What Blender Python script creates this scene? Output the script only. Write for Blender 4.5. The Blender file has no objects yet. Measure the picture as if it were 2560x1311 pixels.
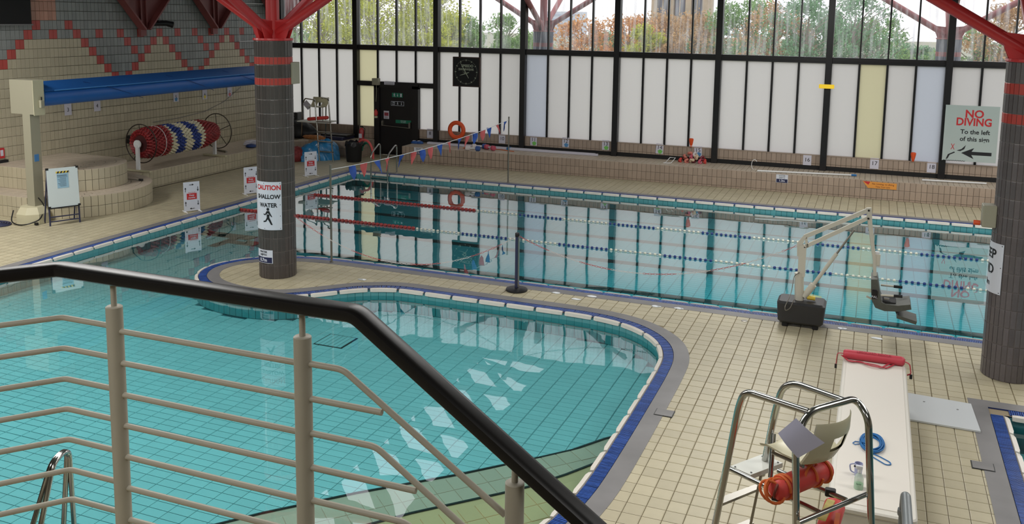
import bpy, bmesh, math, random
from math import sin, cos, pi, radians as RAD
from mathutils import Vector, Matrix
from mathutils.geometry import tessellate_polygon

random.seed(7)
SC = bpy.context.scene
COL = SC.collection

# ------------------------------------------------------------------ camera
H = 4.2                      # eye height above the deck
FPX, PX0, PY0 = 2290.7, 1280.0, 351.0
def _rot(yaw, pitch, roll):
    Rz = Matrix(((cos(yaw), -sin(yaw), 0), (sin(yaw), cos(yaw), 0), (0, 0, 1)))
    B = Matrix(((1, 0, 0), (0, 0, -1), (0, 1, 0)))
    Rx = Matrix(((1, 0, 0), (0, cos(pitch), -sin(pitch)), (0, sin(pitch), cos(pitch))))
    Rr = Matrix(((cos(roll), -sin(roll), 0), (sin(roll), cos(roll), 0), (0, 0, 1)))
    return Rr @ Rx @ B @ Rz
RC = _rot(-0.37677131, 0.1354127, 0.01323511)
EYE = Vector((0, 0, H))
cam = bpy.data.cameras.new('camera')
cam_o = bpy.data.objects.new('camera', cam)
COL.objects.link(cam_o)
cam.sensor_width = 36.0
cam.lens = FPX / 2560 * 36.0
cam.shift_y = -(655.5 - PY0) / 2560
cam.clip_start = 0.05
cam.clip_end = 600
cr, cd, cf = RC[0], RC[1], RC[2]
cam_o.matrix_world = Matrix(((cr[0], -cd[0], -cf[0], 0), (cr[1], -cd[1], -cf[1], 0), (cr[2], -cd[2], -cf[2], H), (0, 0, 0, 1)))
SC.camera = cam_o

# ------------------------------------------------------------------ world, light, exposure
SC.view_settings.view_transform = 'Standard'
SC.view_settings.look = 'None'
SC.view_settings.gamma = 1.0
SC.view_settings.use_curve_mapping = False
SC.view_settings.exposure = 0.0
world = bpy.data.worlds.new('overcast_sky')
SC.world = world
world.use_nodes = True
wn = world.node_tree.nodes; wl = world.node_tree.links
bg = wn['Background']
wtc = wn.new('ShaderNodeTexCoord'); wno = wn.new('ShaderNodeTexNoise'); wra = wn.new('ShaderNodeValToRGB')
wno.inputs['Scale'].default_value = 3.0; wno.inputs['Detail'].default_value = 3.0
wra.color_ramp.elements[0].position = 0.3; wra.color_ramp.elements[0].color = (0.80, 0.80, 0.88, 1)
wra.color_ramp.elements[1].position = 0.7; wra.color_ramp.elements[1].color = (0.97, 0.93, 0.92, 1)
wl.new(wtc.outputs['Generated'], wno.inputs['Vector']); wl.new(wno.outputs['Fac'], wra.inputs['Fac'])
wl.new(wra.outputs['Color'], bg.inputs['Color'])
bg.inputs['Strength'].default_value = 1.55

LIGHTS = [  # x, y, z, size x, size y, watts : unseen fill lights added under the ceiling
    (-12.0, 6.5, 5.25, 3.0, 1.2, 200), (-7.0, 6.5, 5.25, 3.0, 1.2, 220), (-2.5, 7.0, 5.25, 3.0, 1.2, 150),
    (3.5, 7.5, 5.25, 3.0, 1.2, 120), (5.5, 13.0, 5.25, 1.2, 3.0, 170), (-15.2, 9.6, 5.25, 1.2, 2.4, 330),
    (-4.0, 0.5, 5.25, 3.0, 1.2, 90), (2.5, 1.5, 5.25, 3.0, 1.2, 70), (-1.8, 17.0, 5.25, 1.2, 4.0, 300), (4.5, 18.5, 5.25, 1.2, 4.0, 260)]
for lx, ly, lz, sx, sy, w in LIGHTS:
    ld = bpy.data.lights.new('added_fill_light', 'AREA')
    ld.shape = 'RECTANGLE'; ld.size = sx; ld.size_y = sy; ld.energy = w; ld.color = (1.0, 0.98, 0.95)
    lo = bpy.data.objects.new('added_fill_light', ld); lo.location = (lx, ly, lz); COL.objects.link(lo)

# ------------------------------------------------------------------ helpers
def ray(x, y):
    return RC.transposed() @ Vector(((x - PX0) / FPX, (y - PY0) / FPX, 1))
def at_z(x, y, z=0.0):
    d = ray(x, y); return EYE + d * ((z - H) / d.z)
def at_y(x, y, Y):
    d = ray(x, y); return EYE + d * (Y / d.y)
def at_x(x, y, X):
    d = ray(x, y); return EYE + d * (X / d.x)
def proj(p):
    c = RC @ (Vector(p) - EYE)
    if c.z < 0.05: return (-9999, -9999, c.z)
    return (c.x / c.z * FPX + PX0, c.y / c.z * FPX + PY0, c.z)

def srgb(c):
    if isinstance(c, str):
        c = c.lstrip('#'); c = [int(c[i:i + 2], 16) / 255 for i in (0, 2, 4)]
    else: c = [v / 255 for v in c]
    return tuple((v / 12.92 if v <= 0.04045 else ((v + 0.055) / 1.055) ** 2.4) for v in c) + (1.0,)
MATS = {}
def mat(name, col, rough=0.5, metal=0.0, var=0.0, island=0.0, nscale=4.0, bump=0.0, bscale=60.0, spec=0.5, alpha=1.0, emis=0.0, trans=0.0, streak=False):
    if name in MATS: return MATS[name]
    m = bpy.data.materials.new(name); m.use_nodes = True
    n = m.node_tree.nodes; l = m.node_tree.links; b = n['Principled BSDF']
    c = srgb(col)
    b.inputs['Base Color'].default_value = c
    b.inputs['Roughness'].default_value = rough; b.inputs['Metallic'].default_value = metal
    b.inputs['Specular IOR Level'].default_value = spec
    b.inputs['Alpha'].default_value = alpha
    if trans: b.inputs['Transmission Weight'].default_value = trans
    if emis:
        b.inputs['Emission Color'].default_value = c; b.inputs['Emission Strength'].default_value = emis
    last = None
    tc = n.new('ShaderNodeTexCoord')
    if var > 0:
        no = n.new('ShaderNodeTexNoise'); no.inputs['Scale'].default_value = nscale; no.inputs['Detail'].default_value = 6
        if streak:
            mp = n.new('ShaderNodeMapping'); mp.inputs['Scale'].default_value = (1, 1, 0.15)
            l.new(tc.outputs['Object'], mp.inputs['Vector']); l.new(mp.outputs['Vector'], no.inputs['Vector'])
        else: l.new(tc.outputs['Object'], no.inputs['Vector'])
        r = n.new('ShaderNodeMapRange'); r.inputs[1].default_value = 0.3; r.inputs[2].default_value = 0.7
        r.inputs[3].default_value = 1 - var; r.inputs[4].default_value = 1 + var
        l.new(no.outputs['Fac'], r.inputs[0]); last = r.outputs[0]
    if island > 0:
        ge = n.new('ShaderNodeNewGeometry'); oi = n.new('ShaderNodeObjectInfo')
        ad = n.new('ShaderNodeMath'); ad.operation = 'ADD'; fr = n.new('ShaderNodeMath'); fr.operation = 'FRACT'
        l.new(ge.outputs['Random Per Island'], ad.inputs[0]); l.new(oi.outputs['Random'], ad.inputs[1]); l.new(ad.outputs[0], fr.inputs[0])
        r2 = n.new('ShaderNodeMapRange'); r2.inputs[3].default_value = 1 - island; r2.inputs[4].default_value = 1 + island
        l.new(fr.outputs[0], r2.inputs[0])
        if last is not None:
            mu = n.new('ShaderNodeMath'); mu.operation = 'MULTIPLY'; l.new(last, mu.inputs[0]); l.new(r2.outputs[0], mu.inputs[1]); last = mu.outputs[0]
        else: last = r2.outputs[0]
    if last is not None:
        vm = n.new('ShaderNodeVectorMath'); vm.operation = 'SCALE'; vm.inputs[0].default_value = c[:3]
        l.new(last, vm.inputs['Scale']); l.new(vm.outputs[0], b.inputs['Base Color'])
    if bump > 0:
        nb = n.new('ShaderNodeTexNoise'); nb.inputs['Scale'].default_value = bscale; nb.inputs['Detail'].default_value = 4
        l.new(tc.outputs['Object'], nb.inputs['Vector'])
        bp = n.new('ShaderNodeBump'); bp.inputs['Strength'].default_value = bump; bp.inputs['Distance'].default_value = 0.01
        l.new(nb.outputs['Fac'], bp.inputs['Height']); l.new(bp.outputs['Normal'], b.inputs['Normal'])
    MATS[name] = m
    return m

ORG = {}
def org(o):
    return ORG.get(o.name, Vector((0, 0, 0))) if o is not None else Vector((0, 0, 0))
def props(o, label=None, cat=None, group=None, kind=None):
    if label: o['label'] = label
    if cat: o['category'] = cat
    if group: o['group'] = group
    if kind: o['kind'] = kind
    return o
def thing(name, label, cat, loc=(0, 0, 0), group=None):
    o = bpy.data.objects.new(name, None); COL.objects.link(o)
    o.empty_display_size = 0.1; o.location = loc; ORG[o.name] = Vector(loc)
    return props(o, label, cat, group)
def struct(name, loc=(0, 0, 0), label=None):
    o = bpy.data.objects.new(name, None); COL.objects.link(o)
    o.location = loc; ORG[o.name] = Vector(loc)
    return props(o, label, None, None, 'structure')

class MB:
    def __init__(s): s.v = []; s.f = []
    def add(s, vs, fs, M=None):
        k = len(s.v)
        for p in vs:
            p = Vector(p); s.v.append(M @ p if M is not None else p)
        s.f += [tuple(i + k for i in f) for f in fs]
        return s
    def box(s, c, d, M=None):
        x, y, z = d[0] / 2, d[1] / 2, d[2] / 2
        vs = [(c[0] + a * x, c[1] + b * y, c[2] + e * z) for a in (-1, 1) for b in (-1, 1) for e in (-1, 1)]
        return s.add(vs, [(0, 1, 3, 2), (4, 6, 7, 5), (0, 4, 5, 1), (2, 3, 7, 6), (0, 2, 6, 4), (1, 5, 7, 3)], M)
    def bb(s, p0, p1, M=None):
        return s.box([(a + b) / 2 for a, b in zip(p0, p1)], [abs(b - a) for a, b in zip(p0, p1)], M)
    def rbox(s, c, d, r, M=None, seg=3):   # box with rounded vertical corners and softened top
        x, y, z = d[0] / 2, d[1] / 2, d[2] / 2
        r = min(r, x * .99, y * .99)
        def ring(ins, h):
            out = []
            for (sx, sy, a0) in ((1, 1, 0), (-1, 1, pi / 2), (-1, -1, pi), (1, -1, 1.5 * pi)):
                for i in range(seg + 1):
                    a = a0 + i / seg * pi / 2; rr = max(r - ins, 0.0005)
                    out.append((c[0] + sx * (x - r) + rr * cos(a), c[1] + sy * (y - r) + rr * sin(a), c[2] + h))
            return out
        e = min(r * .4, z * .5)
        rs = [ring(e, -z), ring(0, -z + e), ring(0, z - e), ring(e, z)]
        n = len(rs[0]); vs = [p for q in rs for p in q]; fs = []
        for k in range(3):
            for i in range(n):
                j = (i + 1) % n; fs.append((k * n + i, k * n + j, (k + 1) * n + j, (k + 1) * n + i))
        fs.append(tuple(range(n))[::-1]); fs.append(tuple(3 * n + i for i in range(n)))
        return s.add(vs, fs, M)
    def tube(s, pts, r, n=10, closed=False, M=None, flat=1.0):
        pts = [Vector(p) for p in pts]
        rr = r if isinstance(r, (list, tuple)) else [r] * len(pts)
        m = len(pts); T = []
        for i in range(m):
            if closed: t = pts[(i + 1) % m] - pts[i - 1]
            else: t = pts[min(i + 1, m - 1)] - pts[max(i - 1, 0)]
            T.append(t.normalized() if t.length > 1e-9 else Vector((0, 0, 1)))
        u = Vector((0, 0, 1)) if abs(T[0].z) < 0.9 else Vector((1, 0, 0))
        u = (u - T[0] * u.dot(T[0])).normalized(); vs = []
        for i in range(m):
            u = (u - T[i] * u.dot(T[i]))
            u = u.normalized() if u.length > 1e-6 else Vector((1, 0, 0))
            w = T[i].cross(u)
            for k in range(n):
                a = 2 * pi * k / n
                vs.append(pts[i] + (u * cos(a) * flat + w * sin(a)) * rr[i])
        fs = []
        for i in range(m if closed else m - 1):
            j = (i + 1) % m
            for k in range(n):
                q = (k + 1) % n
                fs.append((i * n + k, i * n + q, j * n + q, j * n + k))
        if not closed:
            fs.append(tuple(range(n))[::-1]); fs.append(tuple((m - 1) * n + k for k in range(n)))
        return s.add(vs, fs, M)
    def lathe(s, prof, c=(0, 0, 0), n=24, M=None):
        vs = []; fs = []
        for (r, z) in prof:
            for k in range(n):
                a = 2 * pi * k / n; vs.append((c[0] + r * cos(a), c[1] + r * sin(a), c[2] + z))
        for i in range(len(prof) - 1):
            for k in range(n):
                q = (k + 1) % n; fs.append((i * n + k, i * n + q, (i + 1) * n + q, (i + 1) * n + k))
        fs.append(tuple(range(n))[::-1]); fs.append(tuple((len(prof) - 1) * n + k for k in range(n)))
        return s.add(vs, fs, M)
    def cyl(s, a, b, r, n=14): return s.tube([a, b], r, n)
    def prism(s, poly, z0, z1, M=None):
        n = len(poly); vs = [(p[0], p[1], z0) for p in poly] + [(p[0], p[1], z1) for p in poly]
        tr = tessellate_polygon([[Vector((p[0], p[1], 0)) for p in poly]])
        fs = [tuple(t)[::-1] for t in tr] + [tuple(i + n for i in t) for t in tr]
        for i in range(n):
            j = (i + 1) % n; fs.append((i, j, n + j, n + i))
        return s.add(vs, fs, M)
    def strip(s, A, B, closed=False):     # ribbon between two polylines
        n = len(A); k = len(s.v)
        s.v += [Vector(p) for p in A] + [Vector(p) for p in B]
        for i in range(n if closed else n - 1):
            j = (i + 1) % n; s.f.append((k + i, k + j, k + n + j, k + n + i))
        return s
    def build(s, name, m, parent=None, smooth=False, origin=None, shade=None, **pr):
        me = bpy.data.meshes.new(name)
        if parent is not None: o0 = org(parent)
        elif origin is not None: o0 = Vector(origin)
        else:
            if s.v:
                mn = [min(p[i] for p in s.v) for i in range(3)]; mx = [max(p[i] for p in s.v) for i in range(3)]
                o0 = Vector(((mn[0] + mx[0]) / 2, (mn[1] + mx[1]) / 2, mn[2]))
            else: o0 = Vector((0, 0, 0))
        me.from_pydata([tuple(p - o0) for p in s.v], [], s.f)
        me.materials.append(m)
        bm = bmesh.new(); bm.from_mesh(me); bmesh.ops.recalc_face_normals(bm, faces=bm.faces); bm.to_mesh(me); bm.free()
        if smooth:
            me.polygons.foreach_set('use_smooth', [True] * len(me.polygons))
            try: me.set_sharp_from_angle(angle=RAD(40))
            except Exception: pass
        o = bpy.data.objects.new(name, me); COL.objects.link(o)
        if parent is not None: o.parent = parent; ORG[o.name] = o0
        else: o.location = o0; ORG[o.name] = o0
        return props(o, **pr)

def fillet(pts, r, seg=6):
    pts = [Vector(p) for p in pts]; out = [pts[0]]
    for i in range(1, len(pts) - 1):
        a, b, c = pts[i - 1], pts[i], pts[i + 1]
        d1 = (a - b); d2 = (c - b); q = min(r, d1.length * .48, d2.length * .48)
        p1 = b + d1.normalized() * q; p2 = b + d2.normalized() * q
        for k in range(seg + 1):
            t = k / seg; out.append(p1 * (1 - t) ** 2 + b * 2 * t * (1 - t) + p2 * t * t)
    out.append(pts[-1]); return out
def Mx(origin, xdir, ydir):
    x = Vector(xdir).normalized(); y = Vector(ydir); y = (y - x * y.dot(x)).normalized(); z = x.cross(y)
    M = Matrix.Identity(4)
    for i in range(3): M[i][0] = x[i]; M[i][1] = y[i]; M[i][2] = z[i]; M[i][3] = origin[i]
    return M
def text(s, size, M, m, parent, name='lettering', bold=0.0, wrap=None, align='CENTER', squash=1.0, depth=0.0015, font_space=1.0):
    cu = bpy.data.curves.new('t', 'FONT'); cu.body = s; cu.size = size; cu.align_x = align; cu.align_y = 'CENTER'
    cu.offset = bold; cu.extrude = depth / 2; cu.resolution_u = 3; cu.space_character = font_space; cu.space_line = 1.05
    to = bpy.data.objects.new('t', cu); COL.objects.link(to)
    bpy.context.view_layer.update()
    me = bpy.data.meshes.new_from_object(to.evaluated_get(bpy.context.evaluated_depsgraph_get()))
    bpy.data.objects.remove(to); bpy.data.curves.remove(cu)
    o0 = org(parent); me.materials.clear(); me.materials.append(m)
    for v in me.vertices:
        p = v.co; p.x *= squash
        q = wrap(p) if wrap else M @ p
        v.co = q - o0
    me.name = name; o = bpy.data.objects.new(name, me); COL.objects.link(o); o.parent = parent; ORG[o.name] = o0
    return o

UNIT = {}
def unit_mesh(m, name):
    k = (m.name, name)
    if k not in UNIT:
        me = bpy.data.meshes.new(name); b = MB(); e = .04
        vs = [(-.5, -.5, -.5), (.5, -.5, -.5), (.5, .5, -.5), (-.5, .5, -.5), (-.5, -.5, .3), (.5, -.5, .3), (.5, .5, .3), (-.5, .5, .3),
              (-.5 + e, -.5 + e, .5), (.5 - e, -.5 + e, .5), (.5 - e, .5 - e, .5), (-.5 + e, .5 - e, .5)]
        fs = [(0, 3, 2, 1)] + [(i, (i + 1) % 4, 4 + (i + 1) % 4, 4 + i) for i in range(4)] + [(4 + i, 4 + (i + 1) % 4, 8 + (i + 1) % 4, 8 + i) for i in range(4)] + [(8, 9, 10, 11)]
        me.from_pydata(vs, [], fs); me.materials.append(m); UNIT[k] = me
    return UNIT[k]
def tiles(parent, specs, limit=300, name='tile', stuff='tile_field'):
    """specs: (centre, xdir, normal, (w, h, t), material); tile face looks along normal"""
    o0 = org(parent); sc = []
    for i, (c, xd, nd, d, m) in enumerate(specs):
        p = proj(c); vis = -30 < p[0] < 2590 and -30 < p[1] < 1341 and p[2] > 0
        sc.append(((1.0 / p[2]) if vis else -1, i))
    sc.sort(reverse=True); keep = set(i for s, i in sc[:limit] if s > 0)
    S = {}
    for i, (c, xd, nd, d, m) in enumerate(specs):
        z = Vector(nd).normalized(); x = Vector(xd).normalized(); y = z.cross(x)
        if i in keep:
            o = bpy.data.objects.new(name, unit_mesh(m, name)); COL.objects.link(o); o.parent = parent
            Mt = Matrix(((x.x * d[0], y.x * d[1], z.x * d[2], c[0] - o0.x), (x.y * d[0], y.y * d[1], z.y * d[2], c[1] - o0.y), (x.z * d[0], y.z * d[1], z.z * d[2], c[2] - o0.z), (0, 0, 0, 1)))
            o.matrix_local = Mt
        else:
            vs, fs = S.setdefault(m.name, ([], [])); k = len(vs); c = Vector(c) - o0
            e = .96
            for (a, b, h, q) in ((-1, -1, -1, 1), (1, -1, -1, 1), (1, 1, -1, 1), (-1, 1, -1, 1), (-1, -1, 1, e), (1, -1, 1, e), (1, 1, 1, e), (-1, 1, 1, e)):
                vs.append(tuple(c + x * (a * d[0] / 2 * q) + y * (b * d[1] / 2 * q) + z * (h * d[2] / 2)))
            fs += [(k + a, k + b, k + c2, k + d2) for a, b, c2, d2 in ((0, 1, 5, 4), (1, 2, 6, 5), (2, 3, 7, 6), (3, 0, 4, 7), (4, 5, 6, 7))]
    if S:
        me = bpy.data.meshes.new(stuff); V = []; Fc = []; mi = []
        for q, (mn, (vs, fs)) in enumerate(S.items()):
            me.materials.append(bpy.data.materials[mn]); k = len(V)
            V += vs; Fc += [tuple(i + k for i in f) for f in fs]; mi += [q] * len(fs)
        me.from_pydata(V, [], Fc); me.polygons.foreach_set('material_index', mi)
        o = bpy.data.objects.new(stuff, me); COL.objects.link(o); o.parent = parent; o['kind'] = 'stuff'
        ORG[o.name] = o0

# ------------------------------------------------------------------ materials
M_deck = mat('deck_tile', (180, 171, 144), .45, var=.05, island=.06, nscale=1.2, bump=.05)
M_grout = mat('deck_grout', (140, 126, 102), .8)
M_grey = mat('grey_border_tile', (122, 120, 120), .5, var=.14, nscale=2.0)
M_blue = mat('blue_mosaic', (48, 80, 150), .3, var=.2, island=.25, nscale=14)
M_blue2 = mat('blue_channel', (22, 40, 92), .4, var=.2, nscale=14)
M_cop = mat('white_coping', (214, 208, 198), .4, var=.05)
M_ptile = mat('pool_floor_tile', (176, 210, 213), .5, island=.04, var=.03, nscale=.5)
M_ptile2 = mat('teal_tint_floor_tile', (100, 186, 198), .5, island=.04, var=.03, nscale=.5)  # deeper water's stronger teal put into the tile colour
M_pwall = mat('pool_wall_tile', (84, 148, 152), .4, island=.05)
M_pgrout = mat('pool_grout', (62, 112, 118), .8)
M_pdark = mat('pool_black_tile', (30, 34, 34), .5, island=.1)
M_step = mat('pool_step_tile', (222, 184, 162), .5, island=.05)
M_step2 = mat('pool_step_tile_upper', (246, 188, 140), .5, island=.05)
M_wtile = mat('wall_tile_cream', (188, 179, 154), .35, island=.06, var=.04, nscale=1.0)
M_wgrout = mat('wall_grout', (72, 66, 56), .8)
M_wgrey = mat('wall_tile_grey', (138, 142, 140), .35, island=.12, var=.1, nscale=1.5)
M_wred = mat('wall_tile_red', (182, 74, 66), .35, island=.1)
M_wpinklight = mat('wall_tile_pink_light', (190, 140, 120), .35, island=.1)  # pinkish light reflected on the wall, put into the tile colour
M_btile = mat('bench_tile', (164, 146, 130), .4, island=.08, var=.05, nscale=1)
M_btop = mat('bench_top_tile', (190, 176, 158), .4, island=.05)
M_ctile = mat('column_tile_dark', (76, 70, 67), .35, island=.16, var=.1, nscale=3)
M_cgrout = mat('column_grout', (132, 124, 120), .8)
M_cred = mat('column_tile_red', (182, 66, 58), .35, island=.08)
M_redst = mat('red_painted_steel', (206, 52, 54), .35)
M_redst2 = mat('faded_red_steel', (176, 92, 86), .5)
M_maroon = mat('maroon_steel', (134, 74, 72), .5, var=.1, nscale=3)
M_frame = mat('black_frame', (24, 22, 24), .35, var=.1, nscale=3)
M_black = mat('black_plastic', (22, 22, 25), .4)
M_blackm = mat('black_matte', (16, 16, 17), .7)
M_white = mat('white_paint', (225, 226, 226), .4)
M_paper = mat('white_paper', (208, 206, 218), .6)
M_signw = mat('sign_white', (212, 216, 226), .35)
M_ink = mat('black_ink', (26, 26, 30), .5)
M_inkr = mat('red_ink', (196, 40, 44), .5)
M_navy = mat('navy_ink', (28, 34, 74), .5)
M_green = mat('sign_green', (20, 120, 92), .5)
M_chrome = mat('polished_steel', (178, 178, 174), .18, 1.0)
M_steel = mat('dull_steel', (150, 146, 138), .35, .9)
M_beige = mat('beige_painted_steel', (172, 166, 150), .5, var=.03, bump=.03, bscale=120)
M_rail = mat('black_rubber_handrail', (20, 18, 18), .38, spec=.35)
M_cream = mat('cream_plastic', (200, 194, 164), .35)
M_hoist = mat('hoist_cream_metal', (206, 202, 188), .4)
M_boxb = mat('beige_box', (158, 154, 134), .5)
M_roller = mat('blue_cover', (34, 98, 176), .35, var=.05, nscale=2)
M_oran = mat('orange_plastic', (226, 84, 34), .4)
M_red = mat('red_foam', (206, 66, 60), .5, var=.05)
M_rope = mat('rope_blue', (36, 108, 170), .6)
M_blackfl = mat('charcoal_foam', (62, 60, 58), .6, var=.1, nscale=20)
M_steelblue = mat('navy_steel', (44, 48, 78), .5)


def water_mat():
    m = bpy.data.materials.new('pool_water'); m.use_nodes = True
    n = m.node_tree.nodes; l = m.node_tree.links; n.remove(n['Principled BSDF'])
    out = n['Material Output']; tr = n.new('ShaderNodeBsdfTransparent'); gl = n.new('ShaderNodeBsdfGlossy'); mx = n.new('ShaderNodeMixShader')
    tr.inputs['Color'].default_value = (0.54, 0.83, 0.84, 1); gl.inputs['Roughness'].default_value = 0.0
    gl.inputs['Color'].default_value = (0.97, 0.98, 1.0, 1)
    tc = n.new('ShaderNodeTexCoord'); n1 = n.new('ShaderNodeTexNoise'); n2 = n.new('ShaderNodeTexNoise'); n3 = n.new('ShaderNodeTexNoise')
    n1.inputs['Scale'].default_value = 1.1; n2.inputs['Scale'].default_value = 6.0; n3.inputs['Scale'].default_value = 0.35
    for q in (n1, n2, n3): l.new(tc.outputs['Object'], q.inputs['Vector'])
    rp = n.new('ShaderNodeMapRange'); rp.inputs[1].default_value = .5; rp.inputs[2].default_value = .68; l.new(n3.outputs['Fac'], rp.inputs[0])
    mu = n.new('ShaderNodeMath'); mu.operation = 'MULTIPLY'; l.new(n2.outputs['Fac'], mu.inputs[0]); l.new(rp.outputs[0], mu.inputs[1])
    m2 = n.new('ShaderNodeMath'); m2.operation = 'MULTIPLY_ADD'; l.new(mu.outputs[0], m2.inputs[0]); m2.inputs[1].default_value = .05; l.new(n1.outputs['Fac'], m2.inputs[2])
    bp = n.new('ShaderNodeBump'); bp.inputs['Strength'].default_value = 1.0; bp.inputs['Distance'].default_value = 0.003
    l.new(m2.outputs[0], bp.inputs['Height']); l.new(bp.outputs['Normal'], gl.inputs['Normal'])
    lw = n.new('ShaderNodeLayerWeight'); lw.inputs['Blend'].default_value = .5
    r = n.new('ShaderNodeValToRGB'); e = r.color_ramp.elements
    e[0].position = .25; e[0].color = (.12,) * 3 + (1,); e[1].position = .84; e[1].color = (.74,) * 3 + (1,)
    for p_, v_ in ((.5, .15), (.675, .155), (.705, .19), (.735, .58)):
        q = r.color_ramp.elements.new(p_); q.color = (v_, v_, v_, 1)
    l.new(lw.outputs['Facing'], r.inputs['Fac']); l.new(r.outputs['Color'], mx.inputs['Fac'])
    l.new(tr.outputs[0], mx.inputs[1]); l.new(gl.outputs[0], mx.inputs[2]); l.new(mx.outputs[0], out.inputs['Surface'])
    return m
M_water = water_mat()

def pane_mat(name, col, frosted):
    m = bpy.data.materials.new(name); m.use_nodes = True
    n = m.node_tree.nodes; l = m.node_tree.links; n.remove(n['Principled BSDF'])
    out = n['Material Output']; c = srgb(col)
    tl = n.new('ShaderNodeBsdfTranslucent'); tl.inputs['Color'].default_value = c
    if frosted:
        df = n.new('ShaderNodeBsdfDiffuse'); df.inputs['Color'].default_value = c
        mx = n.new('ShaderNodeMixShader'); mx.inputs[0].default_value = .06
        l.new(tl.outputs[0], mx.inputs[1]); l.new(df.outputs[0], mx.inputs[2]); l.new(mx.outputs[0], out.inputs['Surface'])
        return m
    tr = n.new('ShaderNodeBsdfTransparent'); tr.inputs['Color'].default_value = (.97, .98, .98, 1)
    tc = n.new('ShaderNodeTexCoord'); mp = n.new('ShaderNodeMapping'); mp.inputs['Scale'].default_value = (6, 6, .5)
    no = n.new('ShaderNodeTexNoise'); no.inputs['Scale'].default_value = 2.0; no.inputs['Detail'].default_value = 5
    l.new(tc.outputs['Object'], mp.inputs[0]); l.new(mp.outputs[0], no.inputs['Vector'])
    r = n.new('ShaderNodeMapRange'); r.inputs[1].default_value = .45; r.inputs[2].default_value = .8; r.inputs[3].default_value = .05; r.inputs[4].default_value = .4
    l.new(no.outputs['Fac'], r.inputs[0])
    mx = n.new('ShaderNodeMixShader'); l.new(r.outputs[0], mx.inputs[0]); l.new(tr.outputs[0], mx.inputs[1]); l.new(tl.outputs[0], mx.inputs[2])
    gl = n.new('ShaderNodeBsdfGlossy'); gl.inputs['Roughness'].default_value = .02; m2 = n.new('ShaderNodeMixShader'); m2.inputs[0].default_value = .04
    l.new(mx.outputs[0], m2.inputs[1]); l.new(gl.outputs[0], m2.inputs[2]); l.new(m2.outputs[0], out.inputs['Surface'])
    return m
M_frost = pane_mat('frosted_pane', (232, 232, 231), True)
M_frosty = pane_mat('yellowed_frosted_pane', (232, 230, 210), True)
M_frostshade = pane_mat('shaded_frosted_pane', (226, 230, 236), True)  # bluish shadow of the outdoor columns put into the pane colour
M_clear = pane_mat('clear_glass', (236, 240, 244), False)

# ------------------------------------------------------------------ pool outline
def dense(loop, step):
    out = []
    n = len(loop)
    for i in range(n):
        a, b = Vector(loop[i]), Vector(loop[(i + 1) % n]); L = (b - a).length; k = max(1, int(L / step))
        for j in range(k): out.append(a.lerp(b, j / k))
    return out
def chaikin(pts):
    out = []
    n = len(pts)
    for i in range(n):
        a, b = Vector(pts[i]), Vector(pts[(i + 1) % n]); out += [a * .75 + b * .25, a * .25 + b * .75]
    return out
e_ = .04
def corner(x, y, dx1, dy1, dx2, dy2): return [(x - dx1 * e_, y - dy1 * e_), (x, y), (x + dx2 * e_, y + dy2 * e_)]
LOOP = corner(-12.78, 4.5, 0, -1, 1, 0) + [(-9, 4.5), (-5.5, 4.5), (-4.5, 4.6), (-3.6, 5.0), (-2.9, 5.6), (-2.45, 6.4), (-2.29, 7.2), (-2.26, 8.0), (-2.26, 10.0),
    (-2.27, 10.5), (-2.29, 10.85), (-2.38, 11.2), (-2.52, 11.46), (-2.7, 11.66), (-2.9, 11.82), (-3.15, 11.94), (-3.5, 12.02), (-4.0, 12.05), (-5.9, 12.05), (-6.54, 12.06), (-6.8, 12.0),
    (-7.0, 11.9), (-7.19, 11.79), (-7.41, 11.56), (-7.66, 11.3), (-7.93, 11.06), (-8.25, 10.9), (-8.64, 10.84), (-9.1, 10.88), (-9.54, 11.03), (-9.8, 11.22), (-9.98, 11.42),
    (-10.12, 11.7), (-10.17, 12.0), (-10.08, 12.35), (-9.9, 12.65), (-9.55, 12.95), (-9.1, 13.15), (-8.5, 13.25), (-7.8, 13.26)] + corner(11, 13.26, 1, 0, 0, 1) + corner(11, 20.88, 0, 1, -1, 0) + corner(-12.78, 20.88, -1, 0, 0, -1)
LOOP = chaikin(chaikin(LOOP))
LOOP3 = [(1.56, 3.0), (9, 3.0), (9, 10.67), (1.56, 10.67)]
def offs(loop, d):
    n = len(loop); out = []
    for i in range(n):
        a = Vector(loop[i - 1]); b = Vector(loop[i]); c = Vector(loop[(i + 1) % n])
        t1 = (b - a).normalized(); t2 = (c - b).normalized()
        n1 = Vector((t1.y, -t1.x)); n2 = Vector((t2.y, -t2.x)); m = (n1 + n2)
        if m.length < 1e-6: m = n1.copy()
        m.normalize(); k = max(m.dot(n1), .4); out.append(b + m * (d / k))
    return out
def inside(p, poly):
    x, y = p; r = False; n = len(poly); j = n - 1
    for i in range(n):
        xi, yi = poly[i]; xj, yj = poly[j]
        if (yi > y) != (yj > y) and x < (xj - xi) * (y - yi) / (yj - yi) + xi: r = not r
        j = i
    return r
def V3(loop, z): return [Vector((p[0], p[1], z)) for p in loop]
WZ = -0.11
FZ = -0.36

# room extents
RX0, RX1, RY0, RY1 = -17.45, 11.6, -5.0, 23.95

# deck slab (grout colour) with holes over the pools
floor = struct('floor')
outer = [(RX0 - .3, RY0), (RX1, RY0), (RX1, 24.3), (RX0 - .3, 24.3)]
h1, h3 = offs(LOOP, .045), offs(LOOP3, .045)
polys = [V3(outer, -.012), V3(h1, -.012), V3(h3, -.012)]
tr = tessellate_polygon(polys); allv = [p for q in polys for p in q]
slab = MB(); slab.v = allv; slab.f = [tuple(t) for t in tr]
slab.build('slab', M_grout, floor)
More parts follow.
